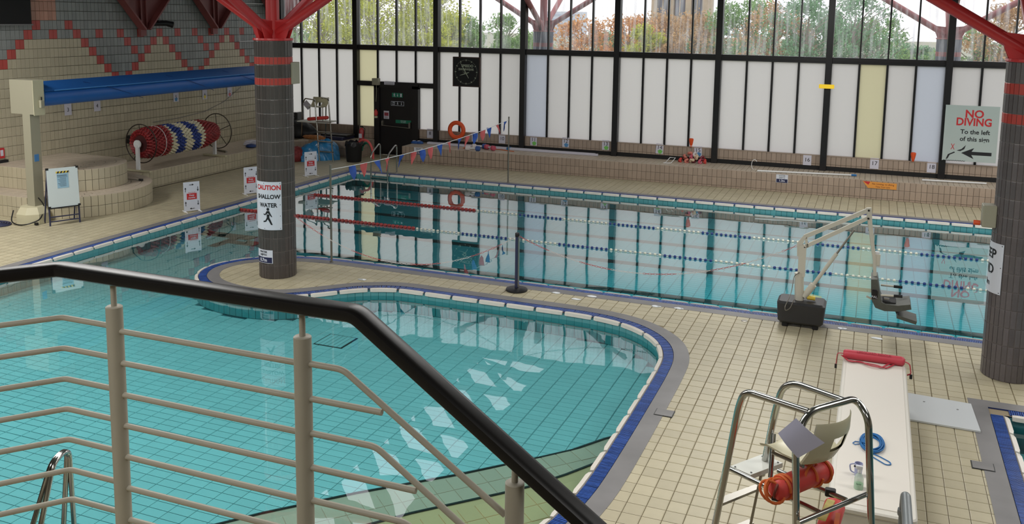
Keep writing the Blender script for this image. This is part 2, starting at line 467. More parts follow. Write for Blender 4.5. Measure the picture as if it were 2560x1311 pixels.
# square deck tiles
g1, g3 = [tuple(p) for p in offs(LOOP, .20)], [tuple(p) for p in offs(LOOP3, .20)]
keepout = [((-17.5, -14.2), (13.0, 16.6)), ((-17.5, -15.9), (13.0, 24)), ((-12.5, 11.6), (22.94, 24))]
PT = .1735
specs = []
for i in range(-102, 28):
    for j in range(-4, 139):
        cx, cy = -1.27 + (i + .5) * PT, 11.01 + (j - 64 + .5) * PT
        if not (RX0 < cx < 4.5 and 3.6 < cy < 24.0): continue
        if cx < -12.4 and cy < 10: continue
        if cx < -15.9 + .1 and cy > 16: continue
        if cy > 23.0 and not (-14.0 < cx < -12.4): continue
        c4 = [(cx - PT / 2, cy - PT / 2), (cx + PT / 2, cy - PT / 2), (cx + PT / 2, cy + PT / 2), (cx - PT / 2, cy + PT / 2)]
        if any(inside(c, g1) or inside(c, g3) for c in c4): continue
        q = proj((cx, cy, 0))
        if not (-200 < q[0] < 2760 and 300 < q[1] < 1700): continue
        specs.append(((cx, cy, -.008), (1, 0, 0), (0, 0, 1), (PT - .0055, PT - .0055, .016), M_deck))
tiles(floor, specs, 300, 'deck_tile', 'deck_tile_field')

def bands(loop, root, upto=None):
    L0, L1, L2, L3 = offs(loop, .06), offs(loop, .185), offs(loop, .19), offs(loop, .38)
    MB().strip(V3(L2, .003), V3(L3, .003), True).strip(V3(L3, .003), V3(L3, -.012), True).build('grey_border', M_grey, root)
    ch = MB().strip(V3(L0, -.03), V3(L1, -.03), True).strip(V3(L1, -.03), V3(L2, .003), True).strip(V3(offs(loop, .045), -.04), V3(L0, -.03), True)
    ch.build('gutter_channel', M_blue2, root)
# grating slats and coping blocks along a path
def along(loop, step):
    P = [Vector(p) for p in loop] + [Vector(loop[0])]; out = []; acc = 0; nxt = 0
    for a, b in zip(P[:-1], P[1:]):
        L = (b - a).length
        if L < 1e-9: continue
        t = (b - a) / L
        while nxt <= acc + L:
            out.append((a + t * (nxt - acc), t)); nxt += step
        acc += L
    return out
def visible2(p, z=0, m=60):
    q = proj((p[0], p[1], z)); return -m < q[0] < 2560 + m and -m < q[1] < 1311 + m and q[2] > 0
def gutter(loop, root):
    sl = MB()
    for c, t in along(loop, .021):
        if not visible2(c): continue
        n_ = Vector((t.y, -t.x)); a = c + n_ * .062; b = c + n_ * .183; w = t * .0068
        k = len(sl.v)
        for z in (-.028, .001):
            for q in (a - w, a + w, b + w, b - w): sl.v.append(Vector((q.x, q.y, z)))
        sl.f += [(k + 4, k + 5, k + 6, k + 7), (k, k + 1, k + 5, k + 4), (k + 1, k + 2, k + 6, k + 5), (k + 2, k + 3, k + 7, k + 6), (k + 3, k, k + 4, k + 7)]
    sl.build('gutter_grating', M_blue, root, kind='stuff')
    step = .445; cnt = 0
    dl = along(loop, .02); per = len(dl); nb = int(per * .02 / step); k_ = per / nb
    for q in range(nb):
        i0 = int(q * k_) + 1; i1 = int((q + 1) * k_) - 1
        seg = dl[i0:i1:3] + [dl[min(i1, per - 1)]]
        if not any(visible2(s[0]) for s in seg): continue
        A, B, C2, D = [], [], [], []
        for idx, (c, t) in enumerate(seg):
            n_ = Vector((t.y, -t.x)); tap = .012 if idx in (0, len(seg) - 1) else 0
            A.append(Vector((*(c + n_ * (.0 + tap)), -.045))); B.append(Vector((*(c + n_ * (.004 + tap)), .0 - tap * .3)))
            C2.append(Vector((*(c + n_ * (.05)), .008 - tap * .3))); D.append(Vector((*(c + n_ * .058), -.03)))
        b = MB(); n0 = len(A)
        b.strip(A, B).strip(B, C2).strip(C2, D)
        b.f += [(0, n0, 2 * n0 + n0, 5 * n0), (n0 - 1, 2 * n0 - 1, 4 * n0 - 1, 6 * n0 - 1)]
        b.build('coping_block', M_cop, root)
gut = struct('trim_1', label='white coping, blue grating and grey border around the pool')
bands(LOOP, gut); gutter(LOOP, gut)
gut3 = struct('trim_2', label='white coping and blue grating of the small pool at the right')
bands(LOOP3, gut3); gutter(LOOP3, gut3)

# pool basins
basin = struct('pool_basin')
def basin_shell(loop, root):
    L = offs(loop, .03); polys = [V3(L, FZ - .012)]
    b = MB(); b.v = polys[0]; b.f = [tuple(t) for t in tessellate_polygon(polys)]
    b.strip(V3(L, FZ - .012), V3(L, -.02), True); b.build('shell', M_pgrout, root)
basin_shell(LOOP, basin)
lt = [tuple(p) for p in offs(LOOP, .03)]
STEP1 = [(-2.0, 9.6), (-2.46, 9.02), (-2.7, 8.64), (-2.95, 8.36), (-3.6, 7.68), (-4.3, 7.02), (-4.9, 6.38), (-5.7, 5.4), (-6.6, 4.2), (-2.0, 4.2)]
STEP2 = [(-2.0, 8.9), (-2.36, 8.3), (-2.55, 7.98), (-2.8, 7.62), (-3.0, 7.4), (-3.6, 6.78), (-4.4, 5.8), (-5.2, 4.2), (-2.0, 4.2)]
BLK = []   # black tile lane marks on the main pool floor: (x0,x1,y0,y1)
for yy in (14.55, 16.3, 18.05, 19.75):
    BLK.append((-12.0 if yy > 14 else 0, 11, yy - .09, yy + .09))
    BLK.append((-12.1, -11.85, yy - .45, yy + .45))
sq = [at_z(px, py, FZ) for px, py in ((479.5, 578), (524.8, 583), (570, 588.7), (615, 594), (616.7, 533.9), (636, 609))]
specs = []; TW, TH = .2295, .1165
def is_black(x, y):
    for a, b, c, d in BLK:
        if a < x < b and c < y < d: return True
    return any(abs(x - s.x) < .17 and abs(y - s.y) < .16 for s in sq)
for i in range(-56, 60):
    for j in range(35, 182):
        cx, cy = -7.4 + (i + .5) * TW + (.0 if j % 1 == 0 else 0), (j + .5) * TH
        if not inside((cx, cy), lt): continue
        q = proj((cx, cy, FZ))
        if not (-150 < q[0] < 2700 and 300 < q[1] < 1450): continue
        if inside((cx, cy), STEP1): continue
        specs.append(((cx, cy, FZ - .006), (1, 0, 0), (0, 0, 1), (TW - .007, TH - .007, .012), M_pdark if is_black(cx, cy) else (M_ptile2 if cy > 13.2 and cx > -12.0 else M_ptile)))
tiles(basin, specs, 300, 'floor_tile', 'floor_tile_field')
# entry steps of the shallow end
for k, (poly, z) in enumerate(((STEP1, -.28), (STEP2, -.20))):
    stp = thing('pool_step', ('pale green underwater step with black edge in the curved pool' if k == 0 else 'shallower yellowish underwater step nearest the bottom edge of the picture'), 'step', (-3.4, 7.0, FZ))
    pl = [p for p in poly]
    MB().prism(pl, FZ, z - .012).build('riser', M_pdark, stp)
    sp = []
    for i in range(-30, 30):
        for j in range(-30, 30):
            a = RAD(-42); ux, uy = cos(a), sin(a)
            x, y = -3.4 + i * TW * ux - j * .175 * uy * -1 * -1, 7.0 + i * TW * uy + j * .175 * ux
            cs = [(x + sx * TW / 2 * ux - sy * .0875 * uy, y + sx * TW / 2 * uy + sy * .0875 * ux) for sx in (-1, 1) for sy in (-1, 1)]
            if not all(inside(c, pl) and inside(c, lt) for c in cs + [(x, y)]): continue
            if k == 0 and any(inside(c, STEP2) for c in cs): continue
            sp.append(((x, y, z - .006), (ux, uy, 0), (0, 0, 1), (TW - .007, .175 - .007, .012), M_step if k == 0 else M_step2))
    for q_ in range(len(poly) - 3):
        a_, c_ = Vector((*poly[q_], z)), Vector((*poly[q_ + 1], z)); MB().box((0, 0, 0), ((c_ - a_).length, .022, .01), Mx((a_ + c_) / 2, c_ - a_, Vector((0, 0, 1)).cross(c_ - a_))).build('edge_tile', M_pdark, stp)
    tiles(stp, sp, 150, 'step_tile', 'step_tile_field')
    MB().prism(pl, z - .02, z - .008).build('tread_bed', M_step if k == 0 else M_step2, stp)
# basin wall tiles: one plain row above, one ticked row below
specs = []
for c, t in along(LOOP, .1165):
    n_ = Vector((t.y, -t.x))
    if visible2(c, -.2, 100) and (Vector((c.x, c.y, 0)) - EYE).dot(Vector((n_.x, n_.y, 0))) > 0:
        p = c + n_ * .024
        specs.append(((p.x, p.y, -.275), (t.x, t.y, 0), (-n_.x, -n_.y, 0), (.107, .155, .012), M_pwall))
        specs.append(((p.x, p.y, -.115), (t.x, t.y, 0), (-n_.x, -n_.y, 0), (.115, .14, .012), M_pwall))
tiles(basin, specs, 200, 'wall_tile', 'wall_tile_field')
basin3 = struct('small_pool_basin')
basin_shell(LOOP3, basin3)
specs = []
for i in range(0, 12):
    for j in range(0, 26):
        specs.append(((1.6 + i * TW + .11, 10.6 - j * TH - .05, FZ - .006), (1, 0, 0), (0, 0, 1), (TW - .007, TH - .007, .012), M_ptile))
tiles(basin3, specs, 300, 'floor_tile', 'floor_tile_field')
for nm, lp in (('pool_water', LOOP), ('small_pool_water', LOOP3)):
    w = MB(); q = V3(offs(lp, .02), WZ); w.v = q; w.f = [tuple(t) for t in tessellate_polygon([q])]
    w.build(nm, M_water, None, kind='structure', label='still turquoise pool water')
# square outlet grille on the shallow floor and deck access covers
gr = thing('floor_grille', 'square pale grille set in the shallow pool floor', 'grille', (-6.75, 10.45, FZ))
a_, b_, c_, d_ = [at_z(x, y, FZ) for x, y in ((787, 857), (838, 840), (888, 847), (845, 872))]
gx0, gx1, gy0, gy1 = -6.62, -6.22, 9.7, 10.15
gc = (a_ + b_ + c_ + d_) / 4; gx0, gx1, gy0, gy1 = gc.x - .21, gc.x + .21, gc.y - .2, gc.y + .2
MB().bb((gx0 - .02, gy0 - .02, FZ), (gx1 + .02, gy1 + .02, FZ + .004)).build('frame', M_pdark, gr)
for i in range(6):
    MB().bb((gx0 + .07 * i, gy0, FZ + .004), (gx0 + .07 * i + .062, gy1, FZ + .008)).build('slat', M_ptile, gr)
for (px, py, lab) in ((1661, 1034, 'square grey tiled access cover beside the curved pool border'), (2457, 1167, 'square access cover in the border of the small pool')):
    c = at_z(px, py, 0); t = thing('access_cover', lab, 'cover', (c.x, c.y, 0))
    MB().bb((c.x - .1, c.y - .085, .0), (c.x + .1, c.y + .085, .006)).build('frame', M_pdark, t)
    MB().bb((c.x - .092, c.y - .077, .004), (c.x + .092, c.y + .077, .01)).build('lid', M_grey, t)

# ------------------------------------------------------------------ benches along the walls
BY, BZ, WY = 22.94, 0.46, 23.95
def tile_run(specs, a, b, z0, rows, tw, th, nrm, m, gap=.006, pr=.012):
    """vertical face from a to b (xy), rows of tiles upward from z0"""
    a, b = Vector((a[0], a[1], 0)), Vector((b[0], b[1], 0)); L = (b - a).length; t = (b - a) / L
    k = max(1, round(L / tw)); w = L / k
    for r in range(rows if isinstance(rows, int) else len(rows)):
        hh = th if isinstance(rows, int) else rows[r]
        zc = z0 + (r * th if isinstance(rows, int) else sum(rows[:r])) + hh / 2
        for i in range(k):
            c = a + t * (w * (i + .5)); c.z = zc
            specs.append(((c.x + nrm[0] * .001, c.y + nrm[1] * .001, zc), tuple(t), nrm, (w - gap, hh - gap, pr), m(i, r, c) if callable(m) else m))
bench = thing('tiled_bench', 'long cream tiled bench ledge under the window wall, right of the black door', 'bench', (-2, BY, 0))
MB().bb((-12.45, BY + .008, -.01), (11.4, WY, BZ - .012)).build('core', M_wgrout, bench)
sp = []
tile_run(sp, (-12.45, BY), (6.2, BY), 0, [.05, .205, .205], .12, .2, (0, -1, 0), M_btile)
tiles(bench, sp, 300, 'riser_tile', 'riser_tile_field')
sp = []
for i in range(156):
    for j in range(4):
        sp.append(((-12.39 + i * .12, BY + .12 + j * .246, BZ - .006), (1, 0, 0), (0, 0, 1), (.114, .24, .012), M_btop))
tiles(bench, sp, 150, 'top_tile', 'top_tile_field')
sp = []; tile_run(sp, (-12.45, WY), (-12.45, BY), 0, [.05, .205, .205], .12, .2, (-1, 0, 0), M_btile); tiles(bench, sp, 40, 'end_tile')
# left bench, corner bench and round tiers
LX, LZ = -15.9, .42
bl = thing('tiled_bench', 'tiled bench ledge along the left wall carrying the lane rope reel', 'bench', (LX, 18, 0))
MB().bb((RX0 + .01, 13.4, -.01), (LX - .008, WY, LZ - .012)).bb((RX0 + .01, BY + .008, -.01), (-13.9, WY, BZ - .012)).build('core', M_wgrout, bl)
sp = []
tile_run(sp, (LX, 15.6), (LX, BY - .3), 0, [.03, .185, .2], .12, .2, (1, 0, 0), M_wtile)
tile_run(sp, (LX, BY - .3), (LX + .3, BY), 0, [.03, .185, .2], .12, .2, (.707, -.707, 0), M_btile)
tile_run(sp, (LX + .3, BY), (-13.9, BY), 0, [.05, .205, .205], .12, .2, (0, -1, 0), M_btile)
tile_run(sp, (-13.9, BY), (-13.9, WY), 0, [.05, .205, .205], .12, .2, (1, 0, 0), M_btile)
tiles(bl, sp, 300, 'riser_tile', 'riser_tile_field')
sp = []
for i in range(12):
    for j in range(70):
        x, y = LX - .06 - i * .125, 15.4 + j * .124
        if y < WY: sp.append(((x, y, LZ - .006), (1, 0, 0), (0, 0, 1), (.118, .118, .012), M_btop))
for i in range(16):
    for j in range(4): sp.append(((LX + .1 + i * .12, BY + .12 + j * .246, BZ - .006), (1, 0, 0), (0, 0, 1), (.114, .24, .012), M_btop))
tiles(bl, sp, 150, 'top_tile', 'top_tile_field')
MB().prism([(LX, BY - .3), (LX + .3, BY), (LX, BY)], 0, BZ - .01).build('corner_fill', M_btop, bl)
def tier(n, cx, cy, r, z0, z1, front, mtop, lim):
    t = thing('round_step', ('wide lower round tiled step at the left wall, standing on the deck' if n == 1 else 'smaller upper round tiled step stacked on the lower one at the left wall'), 'step', (cx, cy, z0))
    poly = [(RX0 + .01, cy - r), (cx, cy - r)] + [(cx + r * sin(a), cy - r * cos(a)) for a in [pi * k / 24 for k in range(1, 24)]] + [(cx, cy + r), (RX0 + .01, cy + r)]
    pin = [(x if x <= cx else cx + (x - cx) * (r - .008) / r, cy + (y - cy) * (r - .008) / r) for x, y in poly]
    MB().prism(pin, z0, z1 - .012).build('core', M_wgrout, t)
    sp = []; rows = [(z1 - z0) / 2] * 2
    tile_run(sp, (RX0 + .01, cy - r), (cx, cy - r), z0, rows, .135, .2, (0, -1, 0), M_wtile)
    na = round(pi * r / .135)
    for k in range(na):
        a = pi * (k + .5) / na
        for q in range(2):
            sp.append(((cx + r * sin(a), cy - r * cos(a), z0 + rows[0] * (q + .5)), (cos(a), sin(a), 0), (sin(a), -cos(a), 0), (pi * r / na - .008, rows[0] - .007, .012), M_wtile))
    tiles(t, sp, lim, 'riser_tile', 'riser_tile_field')
    sp = []
    rr = [r - .1, r - .32, r - .54] if n == 1 else [r - .1, r - .32, r - .54, r - .76]
    for q in rr:
        na = max(4, round(pi * q / .14))
        for k in range(na):
            a = pi * (k + .5) / na
            sp.append(((cx + q * sin(a), cy - q * cos(a), z1 - .006), (cos(a), sin(a), 0), (0, 0, 1), (pi * q / na - .007, .21, .012), M_btop))
        for k in range(9):
            for sg in (-1, 1): sp.append(((cx - .08 - k * .16, cy + sg * q, z1 - .006), (1, 0, 0), (0, 0, 1), (.153, .21, .012), M_btop))
    tiles(t, sp, lim, 'tread_tile', 'tread_tile_field')
    inner = (r - .65) if n == 1 else r - .87
    MB().prism([(RX0 + .01, cy - inner), (cx, cy - inner)] + [(cx + inner * sin(pi * k / 16), cy - inner * cos(pi * k / 16)) for k in range(1, 16)] + [(cx, cy + inner), (RX0 + .01, cy + inner)], z1 - .013, z1 - .002).build('tread_centre', M_btop, t)
tier(1, -16.0, 14.75, 1.52, 0, .44, 0, M_btop, 120)
tier(2, -16.0, 14.8, .98, .44, .90, 0, M_btop, 100)

# ------------------------------------------------------------------ left wall with stepped tile pattern
wl_ = struct('wall_left')
MB().bb((RX0 - .3, RY0, 0), (RX0 - .012, 24.3, 6.0)).build('backing', M_wgrout, wl_)
CELL, RH, RT = .2227, .21, 3.745       # pattern cell = 2 tiles wide; row 1 top at RT
def ykey(c): return 16.31 + (c - .5) * CELL
ZIG = {6: 6, 7: 6, 18: 6, 8: 5, 9: 4, 10: 3, 11: 2, 12: 1, 13: 2, 14: 3, 15: 4, 16: 5, 17: 6, 19: 6, 20: 5, 21: 4, 22: 3, 23: 2, 24: 1, 25: 2, 26: 3, 27: 4, 28: 5, 29: 6, 30: 7}
def wallm(c, row):
    if row <= 0:
        if row == 0: return M_wred if c in (-5, -1) else M_wgrey
        if -5 <= c <= -3 and row < -0: return M_wpinklight
        return M_wgrey
    if row == 1 and c % 3 == 0 and -6 <= c <= 32: return M_wred
    X = {7: 2, 8: 3, 19: 2, 20: 3}
    if c in X and row == X[c]: return M_wred
    if c < -6: z = -c - 5
    elif c <= 0: z = 1
    elif c <= 5: z = c + 1
    else: z = ZIG.get(c, 8)
    if row == z and not (c in (6, 18)) and not (-6 <= c <= 0): return M_wred
    return M_wtile if row > z else M_wgrey
specs = []
for c in range(-22, 36):
    for row in range(-9, 17):
        for h in (0, 1):
            y = ykey(c) + (h + .5) * CELL / 2; z = RT - (row - .5) * RH
            if y > 23.95 or z < .42 or z > 5.4: continue
            specs.append(((RX0 - .004, y, z), (0, 1, 0), (1, 0, 0), (CELL / 2 - .006, RH - .006, .012), wallm(c, row)))
tiles(wl_, specs, 300, 'wall_tile', 'wall_tile_field')

# other walls, ceiling with skylight slots
M_plain = mat('plain_wall', (196, 188, 172), .7)
M_ceil = mat('ceiling_board', (120, 118, 116), .8)
struct_b = struct('wall_back'); MB().bb((RX0, RY0 - .2, 0), (RX1, RY0, 5.4)).build('panel', M_plain, struct_b)
struct_r = struct('wall_right'); MB().bb((RX1, RY0, 0), (RX1 + .2, 24, 5.4)).build('panel', M_plain, struct_r)
ceil = struct('ceiling')
CZ = 5.4; SX0, SX1, SY0, SY1 = -10.2, -8.16, 12.6, 23.6
b = MB()
for p0, p1 in (((RX0, RY0), (SX0, 24.1)), ((SX1, RY0), (RX1, 24.1)), ((SX0, RY0), (SX1, SY0)), ((SX0, SY1), (SX1, 24.1))):
    b.bb((p0[0], p0[1], CZ), (p1[0], p1[1], CZ + .15))
b.build('ceiling_slab', M_ceil, ceil)
sky = struct('window_11', label='roof light strip with diagonal boards')
y = 22.78
while y > SY0:
    MB().bb((SX0, y - .115, CZ + .02), (SX1, y + .115, CZ + .14)).build('cross_beam', M_ceil, sky); y -= 1.316
for m_ in range(-1, 14):
    q = []
    for X_, off in ((SX0, -.235), (SX0, .235), (SX1, .235), (SX1, -.235)):
        # centre line X = -9.94 + .86*(22.62 - Y) + 1.127 m + .56
        q.append((X_, 22.62 - (X_ - off + 9.94 - .56 + 1.127 * m_) / .86))
    if min(p[1] for p in q) > SY1 or max(p[1] for p in q) < SY0: continue
    q = [(p[0], min(max(p[1], SY0), SY1)) for p in q]
    MB().prism(q, CZ + .15, CZ + .19).build('diagonal_board', M_ceil, sky)
FILL_OVER = ['the left end of the curved pool', 'the middle of the curved pool', 'the straight edge of the curved pool', 'the small pool at the right', 'the large column at the right', 'the deck by the left wall', 'the balustrade landing', 'the deck behind the long bench', 'the deep end near the hoist', 'the far right corner']
for lx, ly, lz, sx, sy, w in LIGHTS:
    t = thing('added_fill_panel', 'added unseen fill light panel above ' + FILL_OVER[LIGHTS.index((lx, ly, lz, sx, sy, w))], 'lamp', (lx, ly, lz))  # made-up panel to carry each added fill light
    MB().bb((lx - sx / 2 - .05, ly - sy / 2 - .05, lz + .02), (lx + sx / 2 + .05, ly + sy / 2 + .05, CZ)).build('housing', M_white, t)

# ------------------------------------------------------------------ window wall
wf = struct('wall_front'); 
MB().bb((-17.45, WY + .012, 0), (-13.9, 24.2, .83)).bb((-12.42, WY + .012, 0), (RX1, 24.2, .83)).build('backing', M_wgrout, wf)
sp = []
tile_run(sp, (-12.42, WY), (7, WY), .56, [.05, .21], .12, .2, (0, -1, 0), M_btile)
tile_run(sp, (-17.3, WY), (-13.9, WY), .46, [.15, .21], .12, .2, (0, -1, 0), M_btile)
tiles(wf, sp, 300, 'wall_tile', 'wall_tile_field')
MB().bb((-12.42, WY - .03, .46), (RX1, WY + .012, .56)).build('pipe_trench', M_blackm, wf)
MB().bb((-17.45, WY - .02, .815), (-13.9, 24.1, .835)).bb((-12.42, WY - .02, .815), (RX1, 24.1, .835)).build('sill', M_btile, wf)
XS = [-17.22 + 2.688 * k for k in range(11)]
for k, x in enumerate(XS):
    post = struct('trim_%d' % (k + 3))
    MB().bb((x - .075, 23.84, .46 if k not in (1, 2) else .46), (x + .075, 24.06, 5.4)).build('post', M_frame, post)
TZ0, TZ1 = 3.13, 3.28
for k in range(10):
    x0, x1 = XS[k] + .075, XS[k + 1] - .075
    w = struct('window_%d' % (k + 1))
    MB().bb((x0, 23.9, TZ0), (x1, 24.05, TZ1)).bb((x0, 23.88, TZ0 + .05), (x1, 23.9, TZ0 + .07)).build('transom', M_frame, w)
    if k == 1: MB().bb((x0, 23.9, 2.06), (x1, 24.05, 2.2)).build('door_head_bar', M_frame, w)
    for i in range(4):
        a, c = x0 + (x1 - x0) * i / 4, x0 + (x1 - x0) * (i + 1) / 4
        MB().bb((a, 24.0, TZ1), (c, 24.008, 5.38)).build('clear_pane', M_clear, w)
        fm = M_frosty if (k, i) in ((1, 0), (6, 1)) else (M_frostshade if (k, i) in ((3, 0), (6, 3)) else M_frost)
        if k == 1:
            MB().bb((a, 24.0, 2.2), (c, 24.008, TZ0)).build('frosted_pane', fm, w)
            if i == 0: MB().bb((a, 24.0, .83), (-13.9, 24.008, 2.06)).build('frosted_pane', fm, w)
            if i == 3: MB().bb((-12.42, 24.0, .83), (c, 24.008, 2.06)).build('frosted_pane', fm, w)
        else: MB().bb((a, 24.0, .835), (c, 24.008, TZ0)).build('frosted_pane', fm, w)
        if i:
            b = MB().bb((a - .018, 23.94, TZ1), (a + .018, 24.05, 5.4))
            z0 = 2.2 if k == 1 else .84
            b.bb((a - .024, 23.95, z0), (a + .024, 24.04, TZ0)).bb((a - .01, 23.93, z0), (a + .01, 23.95, TZ0))
            b.build('mullion', M_frame, w)

# door
dr = struct('door_1', label='black fire exit door in the window wall')
MB().bb((-13.9, 23.86, 0), (-13.72, 24.05, 2.1)).bb((-12.62, 23.86, 0), (-12.42, 24.05, 2.1)).bb((-13.9, 23.86, 2.02), (-12.42, 24.05, 2.16)).build('frame', M_frame, dr)
MB().bb((-13.72, 23.93, 0.01), (-12.62, 23.98, 2.02)).build('leaf', M_frame, dr)
pb = MB().tube(fillet([(-13.62, 23.93, 1.02), (-13.62, 23.84, 1.02), (-13.62, 23.84, .9), (-12.7, 23.84, .86), (-12.7, 23.93, .86)], .03), .014, 8)
pb.bb((-13.65, 23.86, .88), (-13.59, 23.93, 1.04)).bb((-12.74, 23.86, .86), (-12.68, 23.93, 1.02)).build('push_bar', M_steel, dr)
MB().bb((-12.645, 23.9, .1), (-12.625, 23.93, 2.0)).build('edge_strip', M_black, dr)
YD = 23.925
def flat(parent, x0, x1, z0, z1, y, m, name='plate', th=.004):
    return MB().bb((x0, y - th, z0), (x1, y, z1)).build(name, m, parent)
def tfront(s, size, x, z, y, m, parent, **k):
    return text(s, size, Mx((x, y, z), (1, 0, 0), (0, 0, 1)), m, parent, **k)
def arrow(parent, cx, cz, y, L, ang, m, name='arrow', w=.25):
    a = RAD(ang); ca, sa = cos(a), sin(a)
    P = [(-.5, -w * .3), (.1, -w * .3), (.1, -w), (.5, 0), (.1, w), (.1, w * .3), (-.5, w * .3)]
    pts = [(L * (p[0] * ca - p[1] * sa), L * (p[0] * sa + p[1] * ca)) for p in P]
    M = Mx((cx, y, cz), (1, 0, 0), (0, 0, 1))
    return MB().prism(pts, 0, .002, M).build(name, m, parent)
def man(parent, cx, cz, y, h, m, M=None, name='running_figure', wrap=None):
    poly = [[(-.06, .35), (.1, .36), (.2, .15), (.28, .0), (.23, -.02), (.12, .12), (.1, -.05), (.2, -.25), (.3, -.5), (.2, -.5), (.08, -.28), (.0, -.16), (-.12, -.32), (-.3, -.36), (-.3, -.28), (-.16, -.24), (-.06, -.06), (-.06, .14), (-.2, .08), (-.3, .14), (-.26, .18), (-.18, .15)],
            [(.02 + .09 * cos(2 * pi * k / 12), .46 + .09 * sin(2 * pi * k / 12)) for k in range(12)]]
    b = MB(); MM = M or Mx((cx, y, cz), (1, 0, 0), (0, 0, 1))
    for q in poly: b.prism([(p[0] * h, p[1] * h) for p in q], 0, .002, MM)
    if wrap: b.v = [wrap(p) for p in b.v]
    return b.build(name, m, parent)
s1 = thing('exit_sign', 'green and white running man exit sign on the black door', 'sign', (-13.14, YD, 1.75))
flat(s1, -13.32, -12.96, 1.75, 1.88, YD, M_green)
man(s1, -13.24, 1.815, YD - .005, .11, M_signw); arrow(s1, -13.13, 1.815, YD - .005, .09, -90, M_signw); flat(s1, -13.04, -12.99, 1.765, 1.865, YD - .005, M_signw, 'door_pictogram', .001)
s2 = thing('exit_sign', 'black and white fire exit sign below the green one', 'sign', (-13.14, YD, 1.5))
flat(s2, -13.35, -12.92, 1.5, 1.63, YD, M_signw, 'border'); flat(s2, -13.34, -12.93, 1.51, 1.62, YD - .003, M_blackm)
tfront('FIRE\nEXIT', .05, -13.26, 1.565, YD - .008, M_signw, s2, bold=.0008); man(s2, -13.13, 1.565, YD - .008, .09, M_signw); arrow(s2, -13.0, 1.565, YD - .008, .08, -90, M_signw)
s3 = thing('notice', 'small white and red notice on the left of the black door', 'notice', (-13.5, YD, 1.11))
flat(s3, -13.6, -13.42, 1.09, 1.33, YD, M_paper); flat(s3, -13.58, -13.44, 1.18, 1.28, YD - .004, mat('notice_red', (150, 60, 70), .6), 'red_panel', .001)
for i in range(4): flat(s3, -13.58, -13.46, 1.105 + i * .016, 1.111 + i * .016, YD - .004, M_ink, 'text_line', .001)
s4 = thing('push_bar_sign', 'narrow dark green push bar to open sign above the bar', 'sign', (-12.95, YD, 1.0))
flat(s4, -13.2, -12.68, .98, 1.08, YD, M_green); tfront('PUSH BAR\nTO OPEN', .04, -12.94, 1.03, YD - .006, M_signw, s4)
t = thing('door_closer', 'pale grey door closer on the bar above the black door', 'door closer', (-13.36, 23.86, 2.12)); MB().rbox((-13.36, 23.84, 2.17), (.33, .08, .1), .02).build('body', M_paper, t); MB().bb((-13.45, 23.8, 2.14), (-13.2, 23.81, 2.15)).build('arm', M_steel, t)
t = thing('control_box', 'beige square control box at the left end of the bar over the door', 'box', (-13.79, 23.84, 2.1)); MB().rbox((-13.79, 23.81, 2.2), (.22, .14, .2), .02).build('body', M_boxb, t); MB().tube([(-13.79, 23.82, 2.1), (-13.79, 23.84, 1.9), (-13.83, 23.86, 1.6)], .008, 6).build('cable', M_boxb, t)
t = thing('alarm_bell', 'small red alarm unit beside the left edge of the black door', 'alarm', (-13.81, 23.84, 1.2)); MB().lathe([(.02, 0), (.05, .02), (.06, .08), (.05, .14), (.02, .2)], (-13.81, 23.82, 1.17), 14).build('body', M_red, t, True); MB().rbox((-13.81, 23.83, 1.14), (.08, .06, .06), .01).build('base', M_cream, t)

